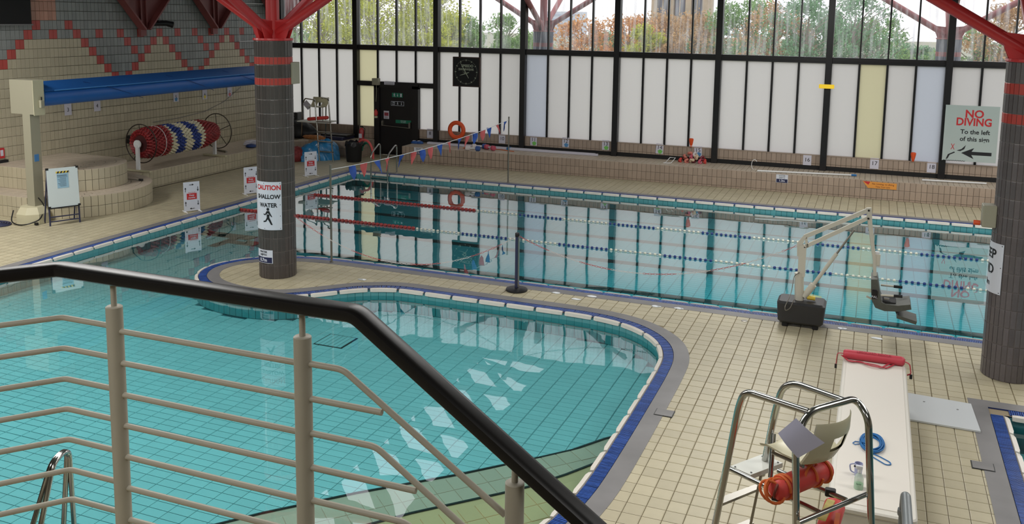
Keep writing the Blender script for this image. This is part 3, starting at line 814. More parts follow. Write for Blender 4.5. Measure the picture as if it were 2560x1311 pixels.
# ------------------------------------------------------------------ tiled columns with red steel struts
def zof(c, r, py):
    lo, hi = -1.0, 8.0
    d = Vector((-c[0], -c[1], 0)).normalized(); P = Vector((c[0], c[1], 0)) + d * r
    for _ in range(40):
        m = (lo + hi) / 2
        if proj((P.x, P.y, m))[1] > py: lo = m
        else: hi = m
    return (lo + hi) / 2
def column(c, r, top, reds, lab, tiled=True, mt=None, mg=None, mr=None, ms=None, limit=300, name='tiled_column', nt=30, h=.214, arms=True):
    t = thing(name, lab, 'column', (c[0], c[1], 0))
    MB().lathe([(r, 0), (r, top)], (c[0], c[1], 0), 48).build('core', mg or M_cgrout, t, True)
    rows = []; z = .0; reds = sorted(reds)
    cuts = [0] + [v for q in reds for v in q] + [top]
    for q in range(len(cuts) - 1):
        a, b_ = cuts[q], cuts[q + 1]
        if q % 2 == 1: rows.append((a, b_, 1)); continue
        k = max(1, round((b_ - a) / h))
        for i in range(k): rows.append((a + (b_ - a) * i / k, a + (b_ - a) * (i + 1) / k, 0))
    sp = []; w = 2 * pi * r / nt
    for a, b_, red in rows:
        for k in range(nt):
            q = 2 * pi * k / nt
            sp.append(((c[0] + (r + .002) * cos(q), c[1] + (r + .002) * sin(q), (a + b_) / 2), (-sin(q), cos(q), 0), (cos(q), sin(q), 0), (w - .006, b_ - a - .007, .01), (mr or M_cred) if red else (mt or M_ctile)))
    if tiled:
        sp.sort(key=lambda s: -(Vector((s[2][0], s[2][1], 0)).dot(Vector((-c[0], -c[1], 0)))))
        half = sp[:len(sp) // 2 + nt]
        tiles(t, half, limit, 'tile', 'tile_field'); 
        if sp[len(sp) // 2 + nt:]: tiles(t, sp[len(sp) // 2 + nt:], 0, 'tile', 'rear_tile_field')
    m = ms or M_redst
    MB().lathe([(r + .02, 0), (r + .025, .01), (r + .02, .035)], (c[0], c[1], top), 36).build('cap_plate', m, t)
    L = 2.05
    base = Vector((c[0], c[1], top))
    for dx, dy in ((-1, 0), (1, 0), (0, -1), (0, 1)):
        a = base + Vector((dx * .1, dy * .1, .12)); b_ = a + Vector((dx * 1.66, dy * 1.66, 1)) * 1.6
        MB().tube([a, b_], .075, 16).build('strut', m, t, True)
        g = MB(); n_ = Vector((-dy, dx, 0)); 
        for s_ in (-.05, .05):
            o = base + n_ * s_
            pts = [o + Vector((dx * .27, dy * .27, .02)), o + Vector((dx * .03, dy * .03, .02)), o + Vector((dx * .03, dy * .03, .3)), o + Vector((dx * .4, dy * .4, .34))]
            k = len(g.v); g.v += [p - n_ * .006 for p in pts] + [p + n_ * .006 for p in pts]
            g.f += [(k, k + 1, k + 2, k + 3), (k + 4, k + 7, k + 6, k + 5)] + [(k + i, k + (i + 1) % 4, k + 4 + (i + 1) % 4, k + 4 + i) for i in range(4)]
        g.build('gusset', m, t)
    MB().tube([base + Vector((0, 0, .02)), base + Vector((0, 0, 1.62))], .105, 18).build('centre_tube', m, t, True)
    return t
C1, C2, RR = (-8.785, 12.0), (1.69, 12.0), .285
z1 = lambda y: zof(C1, RR, y)
col1 = column(C1, RR, z1(102), [(z1(162), z1(143)), (z1(214), z1(196))], 'dark tiled round column standing on the pool peninsula with caution sign')
z2 = lambda y: zof(C2, RR, y)
col2 = column(C2, RR, 3.75, [(3.04, 3.16), (3.38, 3.51)], 'large dark tiled round column at the right edge of the picture', nt=30, mt=mat('column_tile_hazed', (98, 92, 93), .35, island=.14, var=.1, nscale=3))  # same dark tile, with haze put into a lighter colour

# signs wrapped round the columns
def wrapper(c, r, a0, z0, lift=0.0):
    return lambda p: Vector((c[0] + (r + lift + p[2]) * cos(a0 + p[0] / r), c[1] + (r + lift + p[2]) * sin(a0 + p[0] / r), z0 + p[1]))
def curved_plate(t, c, r, a0, z0, w, h, m, name='plate', th=.004, rc=.012):
    f = wrapper(c, r, a0, z0); b = MB(); n = 20
    A = [f((-w / 2 + w * i / n, -h / 2, th)) for i in range(n + 1)]; B = [f((-w / 2 + w * i / n, h / 2, th)) for i in range(n + 1)]
    A0 = [f((-w / 2 + w * i / n, -h / 2, 0)) for i in range(n + 1)]; B0 = [f((-w / 2 + w * i / n, h / 2, 0)) for i in range(n + 1)]
    b.strip(A, B).strip(B, B0).strip(A0, A); k = len(b.v)
    b.v += [A[0], B[0], B0[0], A0[0], A[-1], B[-1], B0[-1], A0[-1]]; b.f += [(k, k + 1, k + 2, k + 3), (k + 4, k + 7, k + 6, k + 5)]
    return b.build(name, m, t)
R2 = RR + .012
t = thing('caution_sign', 'white CAUTION SHALLOW WATER sign wrapped round the dark column', 'sign', (C1[0], C1[1], .8))
a0 = RAD(-93); zc = 1.185
curved_plate(t, C1, R2, a0, zc, .56, .77, M_signw)
W = lambda dz: wrapper(C1, R2 + .005, a0 + .20, zc + dz)
text('CAUTION', .104, None, M_inkr, t, bold=.0035, wrap=W(.29), squash=.93); text('SHALLOW', .093, None, M_ink, t, bold=.003, wrap=W(.145), squash=.93); text('WATER', .093, None, M_ink, t, bold=.003, wrap=W(.01), squash=.95)
man(t, 0, 0, 0, .26, M_ink, Matrix.Identity(4), 'walking_figure', lambda p: W(-.17)(p))
for x, y in ((-.25, .35), (0, .36), (.26, .36), (.26, .16), (.26, .02), (.26, -.16), (0, -.365), (.26, -.36)):
    b = MB().lathe([(.006, 0), (.006, .002)], (x, y, 0), 8); b.v = [wrapper(C1, R2 + .004, a0, zc)(p) for p in b.v]; b.build('screw', M_ink, t)
t = thing('depth_sign', 'small white and navy WATER DEPTH 0.7m sign low on the column', 'sign', (C1[0], C1[1], .26))
a0 = RAD(-101); curved_plate(t, C1, R2, a0, .365, .335, .215, M_signw); curved_plate(t, C1, R2 + .004, a0, .31, .315, .09, M_navy, 'navy_panel', .002)
text('WATER\nDEPTH', .045, None, M_ink, t, wrap=wrapper(C1, R2 + .006, a0, .415), bold=.001); text('0.7m', .075, None, M_signw, t, wrap=wrapper(C1, R2 + .008, a0, .308), bold=.002)
t = thing('deep_end_sign', 'white DEEP END sign curving round the left side of the large column', 'sign', (C2[0], C2[1], 1.04))
a0 = RAD(-180); curved_plate(t, C2, R2, a0, 1.33, .545, .60, M_signw)
text('DEEP', .16, None, M_ink, t, bold=.004, wrap=wrapper(C2, R2 + .005, a0, 1.49)); text('END', .16, None, M_ink, t, bold=.004, wrap=wrapper(C2, R2 + .005, a0, 1.305)); text('1.8m', .1, None, M_ink, t, bold=.001, wrap=wrapper(C2, R2 + .005, a0, 1.14))
for x, y in ((.255, .28), (.255, .02), (.255, -.28), (0, .28)):
    b = MB().lathe([(.006, 0), (.006, .002)], (x, y, 0), 8); b.v = [wrapper(C2, R2 + .004, a0, 1.33)(p) for p in b.v]; b.build('screw', M_ink, t)
t = thing('wall_box', 'beige metal box fixed to the left side of the large column', 'box', (C2[0] - .33, C2[1], 1.8))
MB().rbox((C2[0] - .345, C2[1] - .03, 1.93), (.15, .2, .26), .015).build('body', M_boxb, t); MB().cyl((C2[0] - .43, C2[1] - .03, 1.83), (C2[0] - .5, C2[1] - .03, 1.83), .03).build('orange_button', M_oran, t)
t = thing('wall_box', 'small beige plate box high on the back of the dark column', 'box', (C1[0] + .25, C1[1] + .2, 3.1))
MB().rbox((C1[0] + .27, C1[1] + .14, 3.26), (.1, .2, .34), .01).build('body', M_boxb, t)

# ------------------------------------------------------------------ outside
M_grass = mat('outside_ground', (170, 172, 150), .9, var=.2, nscale=.3)
gd = struct('ground'); MB().bb((-120, 24.3, -.6), (80, 220, -.3)).build('lawn', M_grass, gd)
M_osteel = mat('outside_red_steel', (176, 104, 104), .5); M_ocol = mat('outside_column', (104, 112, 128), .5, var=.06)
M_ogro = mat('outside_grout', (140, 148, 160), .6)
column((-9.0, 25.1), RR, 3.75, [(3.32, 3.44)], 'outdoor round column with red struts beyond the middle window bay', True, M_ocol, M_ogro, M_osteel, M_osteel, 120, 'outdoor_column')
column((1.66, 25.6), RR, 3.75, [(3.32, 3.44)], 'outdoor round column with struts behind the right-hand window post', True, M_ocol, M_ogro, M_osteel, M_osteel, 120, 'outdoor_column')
M_bark = mat('bark', (150, 140, 128), .9, var=.2)
def leafm(name, col):
    m = mat(name, col, .7, island=.38, spec=.2); n = m.node_tree.nodes; l = m.node_tree.links
    tl = n.new('ShaderNodeBsdfTranslucent'); b = n['Principled BSDF']; mx = n.new('ShaderNodeMixShader'); mx.inputs[0].default_value = .6
    src = b.inputs['Base Color'].links[0].from_socket; l.new(src, tl.inputs['Color'])
    l.new(b.outputs[0], mx.inputs[1]); l.new(tl.outputs[0], mx.inputs[2]); l.new(mx.outputs[0], n['Material Output'].inputs['Surface']); return m
LEAF = {'yg': leafm('leaf_yellow_green', (200, 206, 84)), 'gr': leafm('leaf_green', (150, 186, 120)), 'or': leafm('leaf_orange', (226, 178, 120)), 'dg': leafm('leaf_pale_green', (140, 180, 140)), 'br': leafm('leaf_brown', (204, 170, 124))}
def tree(px, topy, Y, width, kind, lab, seed, dens=1.0, name='broadleaf_tree'):
    rnd = random.Random(seed)
    base = at_y(px, 100, Y); ztop = at_y(px, topy, Y).z; x0 = base.x
    t = thing(name, lab, 'tree', (x0, Y, -.4), None)
    hgt = ztop + .4
    br = MB(); br.tube([(x0, Y, -.4), (x0 + rnd.uniform(-.1, .1), Y, hgt * .35), (x0 + rnd.uniform(-.3, .3), Y, hgt * .8)], [.15, .1, .03], 8)
    tips = []
    for k in range(26):
        a = rnd.uniform(0, 2 * pi); z0 = hgt * rnd.uniform(.3, .75) - .4; q = rnd.uniform(.4, 1) * width / 2
        e = Vector((x0 + q * cos(a), Y + q * sin(a) * .8, min(z0 + q * rnd.uniform(.4, 1.1), ztop - .1)))
        mid = Vector((x0, Y, z0)).lerp(e, .5) + Vector((0, 0, .15)); br.tube([(x0, Y, z0), mid, e], [.035, .022, .008], 5); tips += [e, mid, mid.lerp(e, .5)]
    br.build('trunk', M_bark, t)
    lf = MB(); cl = []
    for k in range(int(60 * dens)):
        a = rnd.uniform(0, 2 * pi); u = rnd.uniform(0.02, 1); zz = -.4 + hgt * (.22 + .78 * u)
        env = math.sqrt(max(0.02, 1 - (abs(u - .38) / .64) ** 2.2)); q = env * width / 2 * math.sqrt(rnd.random())
        cl.append((Vector((x0 + q * cos(a), Y + q * sin(a) * .8, zz)), rnd.uniform(.3, .75) * width / 4.5))
    for c, r in cl:
        for k in range(85):
            d = Vector((rnd.gauss(0, 1), rnd.gauss(0, 1), rnd.gauss(0, .8))).normalized() * r * rnd.random() ** .4
            p = c + d; s_ = rnd.uniform(.055, .115) * Y / 50
            u_ = Vector((rnd.gauss(0, 1), rnd.gauss(0, 1), rnd.gauss(0, 1))).normalized(); w_ = u_.orthogonal().normalized()
            k0 = len(lf.v); lf.v += [p - u_ * s_, p + w_ * s_ * .55, p + u_ * s_, p - w_ * s_ * .55]; lf.f.append((k0, k0 + 1, k0 + 2, k0 + 3))
    lf.build('foliage', LEAF[kind], t, kind='stuff')
TR = [(735, 10, 46, 4.2, 'gr', 'green tree just right of the dark tiled column'), (800, -20, 44, 4, 'yg', 'first yellow-green tree beyond the left windows'), (865, -50, 47, 5, 'yg', 'tall yellow-green tree behind the fourth window post'),
      (935, -70, 45, 5, 'yg', 'tall tree with yellowing leaves above the black door'), (1010, -60, 48, 5, 'yg', 'tall yellow-green tree right of the door'), (1065, -40, 46, 4.4, 'yg', 'yellow-green tree ending the dense row of trees'),
      (1120, 35, 44, 3.2, 'yg', 'lower yellowish tree left of the clock'), (1165, 50, 45, 3, 'gr', 'low green tree above the clock'), (1265, 48, 52, 3.6, 'gr', 'round green tree left of the outdoor column'),
      (1330, 95, 60, 3.4, 'gr', 'low green tree behind the outdoor column'), (1455, 52, 50, 3.8, 'or', 'orange autumn tree in the middle windows'), (1515, 88, 60, 3, 'dg', 'small pale green tree right of the orange one'),
      (1570, 45, 52, 4, 'or', 'thin orange tree left of the church tower'), (1615, 70, 50, 3, 'yg', 'low yellow-green tree under the church tower'), (1665, 45, 55, 4.6, 'br', 'brownish tree in front of the church tower'), (1735, 48, 50, 4.2, 'br', 'bushy brown-orange tree right of the tower'),
      (1790, 60, 53, 3.2, 'dg', 'low green tree behind the fourth wide post'), (1860, 5, 50, 4.4, 'gr', 'green tree with open crown right of the fourth wide post'), (1925, 20, 46, 4, 'br', 'pale brown tree in the hazy panes'), (2010, 5, 44, 4.2, 'dg', 'tall green tree in the hazy panes'),
      (2065, 30, 48, 3.6, 'dg', 'green tree behind the fifth wide post'), (2130, 0, 46, 4.4, 'dg', 'pale green tree right of the fifth wide post'), (2200, 55, 50, 3.8, 'gr', 'low pale tree fading into the haze'), (2290, 115, 60, 3, 'dg', 'very low tree near the outdoor column on the right'),
      (2440, 60, 50, 4, 'gr', 'hazy tree right of the right-hand outdoor column'), (2520, 20, 48, 4.4, 'br', 'hazy tree behind the large column struts')]
for q, (px, ty, Y, wd, kd, lab) in enumerate(TR): tree(px, ty, Y, wd, kd, lab, q, 1.0 if ty < 40 else .8)
# church tower far behind
M_stone = mat('tower_stone', (186, 168, 146), .9, var=.15, nscale=.6); M_slate = mat('tower_dark', (104, 104, 116), .8)
c = at_y(1706, 40, 150); tw = thing('church_tower', 'pale stone church tower with pointed arches far beyond the trees', 'tower', (c.x, 150, -.5))
MB().bb((c.x - 4.0, 148, -.5), (c.x + 4.0, 156, 14)).build('shaft', M_stone, tw)
for sx in (-4.1, -1.4, 1.4, 4.1): MB().bb((c.x + sx - .45, 147.3, -.5), (c.x + sx + .45, 148.2, 9)).build('buttress', M_stone, tw)
for sx in (-2.75, 0, 2.75):
    pts = [(-.8, 4.5), (.8, 4.5), (.8, 7.2), (.5, 8.0), (0, 8.7), (-.5, 8.0), (-.8, 7.2)]
    MB().prism([(c.x + sx + p[0], p[1]) for p in pts], 0, .2, Matrix(((1, 0, 0, 0), (0, 0, -1, 147.98), (0, 1, 0, 0), (0, 0, 0, 1)))).build('arched_opening', M_slate, tw)
    MB().bb((c.x + sx - .07, 147.6, 4.5), (c.x + sx + .07, 147.8, 8.5)).build('mullion', M_stone, tw)
MB().bb((c.x - 4.6, 147.2, 9), (c.x + 4.6, 156.5, 9.6)).build('string_course', M_stone, tw)
c = at_y(1400, 60, 190); tb = thing('tower_block', 'very pale distant tower block behind the middle windows', 'building', (c.x, 190, -.5))
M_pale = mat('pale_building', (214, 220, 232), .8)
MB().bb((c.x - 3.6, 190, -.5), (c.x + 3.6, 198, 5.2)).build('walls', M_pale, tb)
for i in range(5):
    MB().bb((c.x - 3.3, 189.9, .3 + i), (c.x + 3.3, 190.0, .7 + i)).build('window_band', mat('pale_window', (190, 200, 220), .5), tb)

# ------------------------------------------------------------------ foreground balustrade
RY = 2.93
def rp(px, py, off=0.0): return at_y(px, py, RY + off)
LD = Vector((-.64, -.77, 0))     # direction of the left return section
bal = thing('balustrade', 'cream metal balustrade with black handrail in the foreground', 'railing', (rp(755, 1311).x, RY, 1.2))
cz = rp(145, 690).z; corner_ = Vector((rp(150, 690).x, RY, rp(150, 690).z))
kx = rp(888, 790)
def rail_pts(pL, pK, end=None, ext=2.2):
    c_ = Vector((corner_.x, RY, pL)); pts = [c_ + LD * ext, c_]
    pts.append(Vector((pK.x, RY, pL))); 
    if end is not None: pts.append(end)
    return pts
# handrail : flat oval section
ht = rp(145, 672).z
end = rp(1510, 1345)
hr = fillet([Vector((corner_.x, RY, ht)) + LD * 2.6, Vector((corner_.x, RY, ht)), Vector((rp(893, 785).x, RY, rp(893, 785).z)), end], .03, 5)
hb = MB()
def flat_tube(pts, w, h, n=14):
    pts = [Vector(p) for p in pts]; m = len(pts); vs = []
    for i in range(m):
        t = (pts[min(i + 1, m - 1)] - pts[max(i - 1, 0)]).normalized(); s_ = t.cross(Vector((0, 0, 1))).normalized(); u = s_.cross(t)
        for k in range(n):
            a = 2 * pi * k / n; ca, sa = cos(a), sin(a)
            ca = math.copysign(abs(ca) ** .6, ca); sa = math.copysign(abs(sa) ** .6, sa)
            vs.append(pts[i] + s_ * ca * w / 2 + u * sa * h / 2)
    fs = [(i * n + k, i * n + (k + 1) % n, (i + 1) * n + (k + 1) % n, (i + 1) * n + k) for i in range(m - 1) for k in range(n)]
    fs += [tuple(range(n))[::-1], tuple((m - 1) * n + k for k in range(n))]
    b = MB(); b.v = vs; b.f = fs; return b
flat_tube(hr, .10, .06).build('handrail', M_rail, bal, True)
pr_ = .0355
def postx(pxt, pyt, pyb, rodtop):
    top = rp(pxt, pyt); bot = Vector((top.x, RY, 1.2))
    MB().lathe([(pr_, 0), (pr_, top.z - 1.2 - .004), (pr_ - .005, top.z - 1.2)], (top.x, RY, 1.2), 28).build('post', M_beige, bal, True)
    MB().cyl((top.x, RY, top.z - .02), (top.x, RY, rodtop), .0125, 14).build('spigot', M_beige, bal, True)
    MB().lathe([(.014, 0), (.017, .012), (.024, .02)], (top.x, RY, rodtop - .02), 16).build('rail_bracket', M_rail, bal, True)
    return top
pA = postx(285, 765, 0, ht - .012); pB = postx(756, 840, 0, rp(756, 768).z - .0); pC = postx(1287, 1205, 0, rp(1290, 1140).z)
# infill rails of the left bay: heights measured on the left post
zl = [rp(287, y).z for y in (817, 895, 973, 1049, 1126, 1203, 1277)]
for z in zl:
    pts = [Vector((corner_.x + .0, RY, z)) + LD * 2.6, Vector((corner_.x, RY, z)), Vector((pA.x - .02, RY, z))]
    MB().tube(fillet(pts, .02, 3), .0125, 12).build('infill_rail', M_beige, bal, True)
zm = [rp(310, y).z for y in (830, 909, 988, 1064, 1141, 1218, 1296, 1374)]
for i, z in enumerate(zm):
    MB().tube([Vector((pA.x + .02, RY, z)), Vector((pB.x - .02, RY, z))], .0125, 12).build('infill_rail', M_beige, bal, True)
# rails of the stair bay
def lk(y): return rp(775, y).z
s1a, s1b = rp(862, 922), rp(1268, 1286)
dirr = (s1b - s1a).normalized()
def stair_rail(y0, kxp, kyp, ext):
    z = lk(y0); k_ = Vector((rp(kxp, kyp).x, RY, z)); MB().tube(fillet([Vector((pB.x + .02, RY, z)), k_, k_ + dirr * ext], .03, 5), .0125, 12).build('stair_rail', M_beige, bal, True)
stair_rail(910, 858, 920, (s1b - s1a).length)
stair_rail(1083, 940, 1107, 1.1)
stair_rail(1250, 1015, 1290, .6)
z = lk(997); MB().tube([Vector((pB.x + .02, RY, z)), Vector((rp(955, 1020).x, RY, z))], .0125, 12).build('stair_rail', M_beige, bal, True)
z = lk(1168); MB().tube([Vector((pB.x + .02, RY, z)), Vector((rp(1040, 1212).x, RY, z))], .0125, 12).build('stair_rail', M_beige, bal, True)
# landing the viewer stands on (below the frame)
lan = struct('landing'); MB().bb((-6, -3, 1.0), (pB.x + .3, RY + .1, 1.2)).build('slab', M_deck, lan)

# ------------------------------------------------------------------ lane ropes
M_lred = mat('lane_float_red', (150, 44, 40), .45, island=.1); M_lblue = mat('lane_float_blue', (38, 58, 120), .45); M_lwhite = mat('lane_float_white', (214, 212, 196), .45); M_cable = mat('cable_grey', (120, 120, 120), .5)
M_lw2 = mat('lane_float_far', (190, 196, 204), .5)
def lane(x0, x1, y, xred, lab):
    t = thing('lane_rope', lab, 'lane rope', (x0, y, WZ))
    MB().tube([(x0 - .45, y, WZ + .02), (x1, y, WZ + .01)], .006, 6).build('cable', M_cable, t)
    B = {'lane_float_red': MB(), 'lane_float_blue': MB(), 'lane_float_white': MB()}
    x = x0; k = 0; near = []
    while x < x1:
        if x < xred: m = M_lred; st = .092; w = .088
        else:
            q = int((x - xred) / 1.0) % 2; m = M_lwhite if q == 0 else M_lblue; st = .092; w = .05
        r = .034 if x < xred else .025
        near.append((x, w, r, m)); x += st; k += 1
    vis = [n for n in near if visible2((n[0], y))]
    pick = set(id(n) for n in vis[:300])
    for n in near:
        x, w, r, m = n
        prof = [(r * .35, -w / 2), (r, -w * .28), (r, w * .28), (r * .35, w / 2)]
        if id(n) in pick:
            key = (m.name, 'f', w)
            if key not in UNIT:
                b = MB(); b.lathe([(p[0], p[1]) for p in prof], (0, 0, 0), 10); me = bpy.data.meshes.new('float'); me.from_pydata([tuple(v) for v in b.v], [], b.f); me.materials.append(m); UNIT[key] = me
            o = bpy.data.objects.new('float', UNIT[key]); COL.objects.link(o); o.parent = t
            o.matrix_local = Matrix.Translation(Vector((x - x0, 0, .012))) @ Matrix.Rotation(pi / 2, 4, 'Y')
        else:
            B[m.name].lathe(prof, (0, 0, 0), 8, Matrix.Translation(Vector((x, y, WZ + .012))) @ Matrix.Rotation(pi / 2, 4, 'Y'))
    for mn, b in B.items():
        if b.v: b.build('far_floats', bpy.data.materials[mn], t, kind='stuff')
lane(-12.25, 6.0, 18.25, -8.05, 'far lane rope with red floats then blue and white ones')
lane(-12.75, 6.0, 16.15, -8.45, 'near lane rope starting beside the dark column, red then blue and white')

# ------------------------------------------------------------------ pool hoist
HY = 12.87
def hp(px, py, dy=0.0): 
    return at_y(px, py, HY + dy)
ho = thing('pool_hoist', 'cream pool hoist with black base block and grey seat hanging over the pool edge', 'hoist', (-.75, HY, 0))
bx = MB(); bx.rbox((0, 0, 0), (.60, .42, .30), .07)
bx.v = [Vector((v.x * (1 + .06 * (v.z > 0)), v.y, v.z)) + Vector((-.757, HY + .02, .21)) for v in bx.v]
bx.build('base_block', M_blackfl if False else mat('black_weight_block', (46, 46, 48), .45), ho, True)
for dx in (-.2, .2):
    MB().rbox((-.757 + dx, HY, .035), (.08, .3, .07), .02).build('foot', M_blackm, ho)
MB().tube([hp(1998, 752), hp(1998, 682)], .062, 16, flat=1).build('post_sleeve', M_hoist, ho, True)
MB().bb((hp(1994, 690).x, HY - .045, hp(1994, 690).z), (hp(2012, 690).x, HY + .045, hp(2003, 612).z)).build('post', M_hoist, ho)
def beam(a, b, w, h, m, name, par=ho):
    a, b = Vector(a), Vector(b); d = (b - a); L = d.length; M = Mx((a + b) / 2, d, (0, 1, 0)); return MB().box((0, 0, 0), (L, w, h), M).build(name, m, par)
MB().prism([(hp(1993, 640).x, hp(1993, 640).z), (hp(1993, 608).x, hp(1993, 608).z), (hp(2010, 588).x, hp(2010, 588).z), (hp(2018, 590).x, hp(2018, 590).z), (hp(2000, 612).x + .03, hp(2000, 610).z), (hp(2016, 614).x, hp(2016, 616).z), (hp(2012, 640).x, hp(2012, 640).z)], -.03, .03, Matrix(((1, 0, 0, 0), (0, 0, -1, HY), (0, 1, 0, 0), (0, 0, 0, 1)))).build('head_plate', M_hoist, ho)
beam(hp(2012, 592), hp(2174, 524), .05, .055, M_hoist, 'upper_boom'); beam(hp(2006, 620), hp(2168, 546), .05, .05, M_hoist, 'lower_boom'); beam(hp(2014, 592), hp(2019, 618), .05, .03, M_hoist, 'link')
MB().tube([hp(2172, 520), hp(2175, 560), hp(2186, 650), hp(2187, 692)], [.035, .03, .022, .022], 10).build('hanger_arm', M_hoist, ho, True)
for (x, y) in ((2172, 527), (2171, 547), (2012, 618)): MB().cyl(hp(x, y, -.045), hp(x, y, .045), .014, 10).build('pivot_bolt', M_black, ho)
MB().tube([hp(2010, 742), hp(2034, 712)], .045, 14).build('actuator_motor', M_hoist, ho, True); MB().tube([hp(2030, 717), hp(2092, 634)], .026, 12).build('actuator_tube', M_hoist, ho, True); MB().tube([hp(2090, 637), hp(2136, 575)], .014, 10).build('actuator_rod', M_steel, ho, True)
MB().tube([hp(2018, 744), hp(2038, 747)], .03, 12).build('beacon_reflection', mat('beacon_reflection_yellow', (214, 186, 70), .5), ho, True)  # yellow beacon's reflection in the water, built as a solid piece
MB().rbox(hp(2193, 650, .03), (.075, .06, .16), .015).build('battery_box', M_hoist, ho); MB().rbox(hp(2193, 633, .03), (.06, .05, .04), .01).build('battery_cap', M_white, ho)
cb = [hp(1999, 682, -.07), hp(1985, 690, -.1), hp(1978, 735, -.16), hp(1962, 768, -.24), hp(1963, 778, -.25), hp(1975, 772, -.24), hp(1985, 750, -.2)]
MB().tube(fillet(cb, .1, 4), .006, 6).build('control_cable', M_steel, ho, True)
# seat, shell with backrest and pan, width along Y
prof = [hp(2186, 690), hp(2188, 715), hp(2190, 738), hp(2196, 752), hp(2212, 759), hp(2245, 761), hp(2276, 757)]
thk = [.04, .05, .055, .055, .045, .04, .034]
sb = MB()
for sy in (-.2, -.1, 0, .1, .2): pass
n_ = len(prof)
for i, p in enumerate(prof):
    d = (prof[min(i + 1, n_ - 1)] - prof[max(i - 1, 0)]).normalized(); nn = Vector((-d.z, 0, d.x))
    wd = .19 if i < 2 else .21
    sb.v += [p + nn * thk[i] + Vector((0, -wd, 0)), p + nn * thk[i] + Vector((0, wd, 0)), p - nn * thk[i] + Vector((0, wd, 0)), p - nn * thk[i] + Vector((0, -wd, 0))]
for i in range(n_ - 1):
    for k in range(4): sb.f.append((i * 4 + k, i * 4 + (k + 1) % 4, (i + 1) * 4 + (k + 1) % 4, (i + 1) * 4 + k))
sb.f += [(3, 2, 1, 0), tuple((n_ - 1) * 4 + k for k in range(4))]
M_seatg = mat('grey_seat', (82, 84, 78), .5, var=.15, nscale=8)
sb.build('seat_shell', M_seatg, ho, True)
MB().rbox(hp(2222, 753, 0) + Vector((0, 0, .012)), (.17, .3, .03), .03).build('lap_strap', M_blackm, ho); MB().rbox(hp(2216, 752, -.1) + Vector((0, 0, .028)), (.07, .05, .015), .006).build('buckle', M_chrome, ho)
for sy, y0, y1 in ((.19, 713, 719), (-.21, 738, 742)):
    a, b = hp(2202, y0, sy), hp(2256, y1, sy); MB().tube([a, b], .014, 10).build('armrest', M_hoist, ho, True)
    MB().tube([a.lerp(b, .6), b], .02, 10).build('armrest_pad', M_black, ho, True)
MB().tube([hp(2166, 741, -.1), hp(2184, 750, -.1)], .014, 8).build('rear_handle', M_hoist, ho, True)
beam(hp(2242, 783), hp(2290, 799), .34, .045, M_seatg, 'footrest'); MB().tube([hp(2236, 764), hp(2244, 784)], .02, 8).build('footrest_stem', M_black, ho)
MB().rbox(hp(2187, 735, -.2), (.07, .04, .1), .015).build('side_panel', M_black, ho)
lb = MB().bb((hp(2180, 730).x, HY - .224, hp(2180, 735).z), (hp(2192, 730).x, HY - .221, hp(2180, 728).z)).build('logo_panel', M_ink, ho)
tfront('PAL', .045, hp(2186, 731).x, hp(2186, 731.5).z, HY - .225, M_signw, lb)

# ------------------------------------------------------------------ stanchion and plastic chain
S0 = Vector((-4.94, 12.76, 0))
st = thing('barrier_post', 'black retractable barrier post on a round base at the pool edge', 'barrier post', S0)
MB().lathe([(.165, 0), (.17, .01), (.165, .03), (.12, .045), (.05, .05)], S0, 30).build('base', M_black, st, True)
MB().cyl(S0 + Vector((0, 0, .05)), S0 + Vector((0, 0, .88)), .03, 16).build('pole', M_steelblue, st, True)
MB().bb(S0 + Vector((.02, -.02, .06)), S0 + Vector((.034, .02, .86))).build('groove_strip', M_steel, st); MB().lathe([(.034, 0), (.034, .05), (.028, .06)], S0 + Vector((0, 0, .85)), 16).build('cap', M_black, st, True)
M_chr = mat('chain_red', (196, 92, 90), .5); M_chw = mat('chain_white', (216, 210, 206), .5)
def chain(a, b, sag, lab):
    a, b = Vector(a), Vector(b); L = (b - a).length * 1.05; n = int(L / .042); t = thing('plastic_chain', lab, 'chain', a)
    pts = [a.lerp(b, i / n) - Vector((0, 0, sag * 4 * (i / n) * (1 - i / n))) for i in range(n + 1)]
    R = MB(); W_ = MB()
    for i in range(n):
        p, q = pts[i], pts[i + 1]; d = (q - p).normalized(); m = (p + q) / 2; s_ = d.cross(Vector((0, 0, 1))).normalized(); u = s_ if i % 2 else s_.cross(d)
        lk_ = [m + d * (.026 * cos(2 * pi * k / 8)) + u * (.011 * sin(2 * pi * k / 8)) for k in range(8)]
        (R if (i // 12) % 2 == 0 else W_).tube(lk_, .0028, 5, closed=True)
    R.build('red_links', M_chr, t, kind='stuff'); W_.build('white_links', M_chw, t, kind='stuff')
    return t
pcol = Vector((C1[0] + RR * cos(.15), C1[1] + RR * sin(.15), 1.0))
chain(pcol, S0 + Vector((0, 0, .86)), .62, 'red and white plastic chain from the dark column to the barrier post')
chain(S0 + Vector((.03, 0, .86)), hp(1994, 614), .5, 'long red and white plastic chain from the barrier post to the hoist')

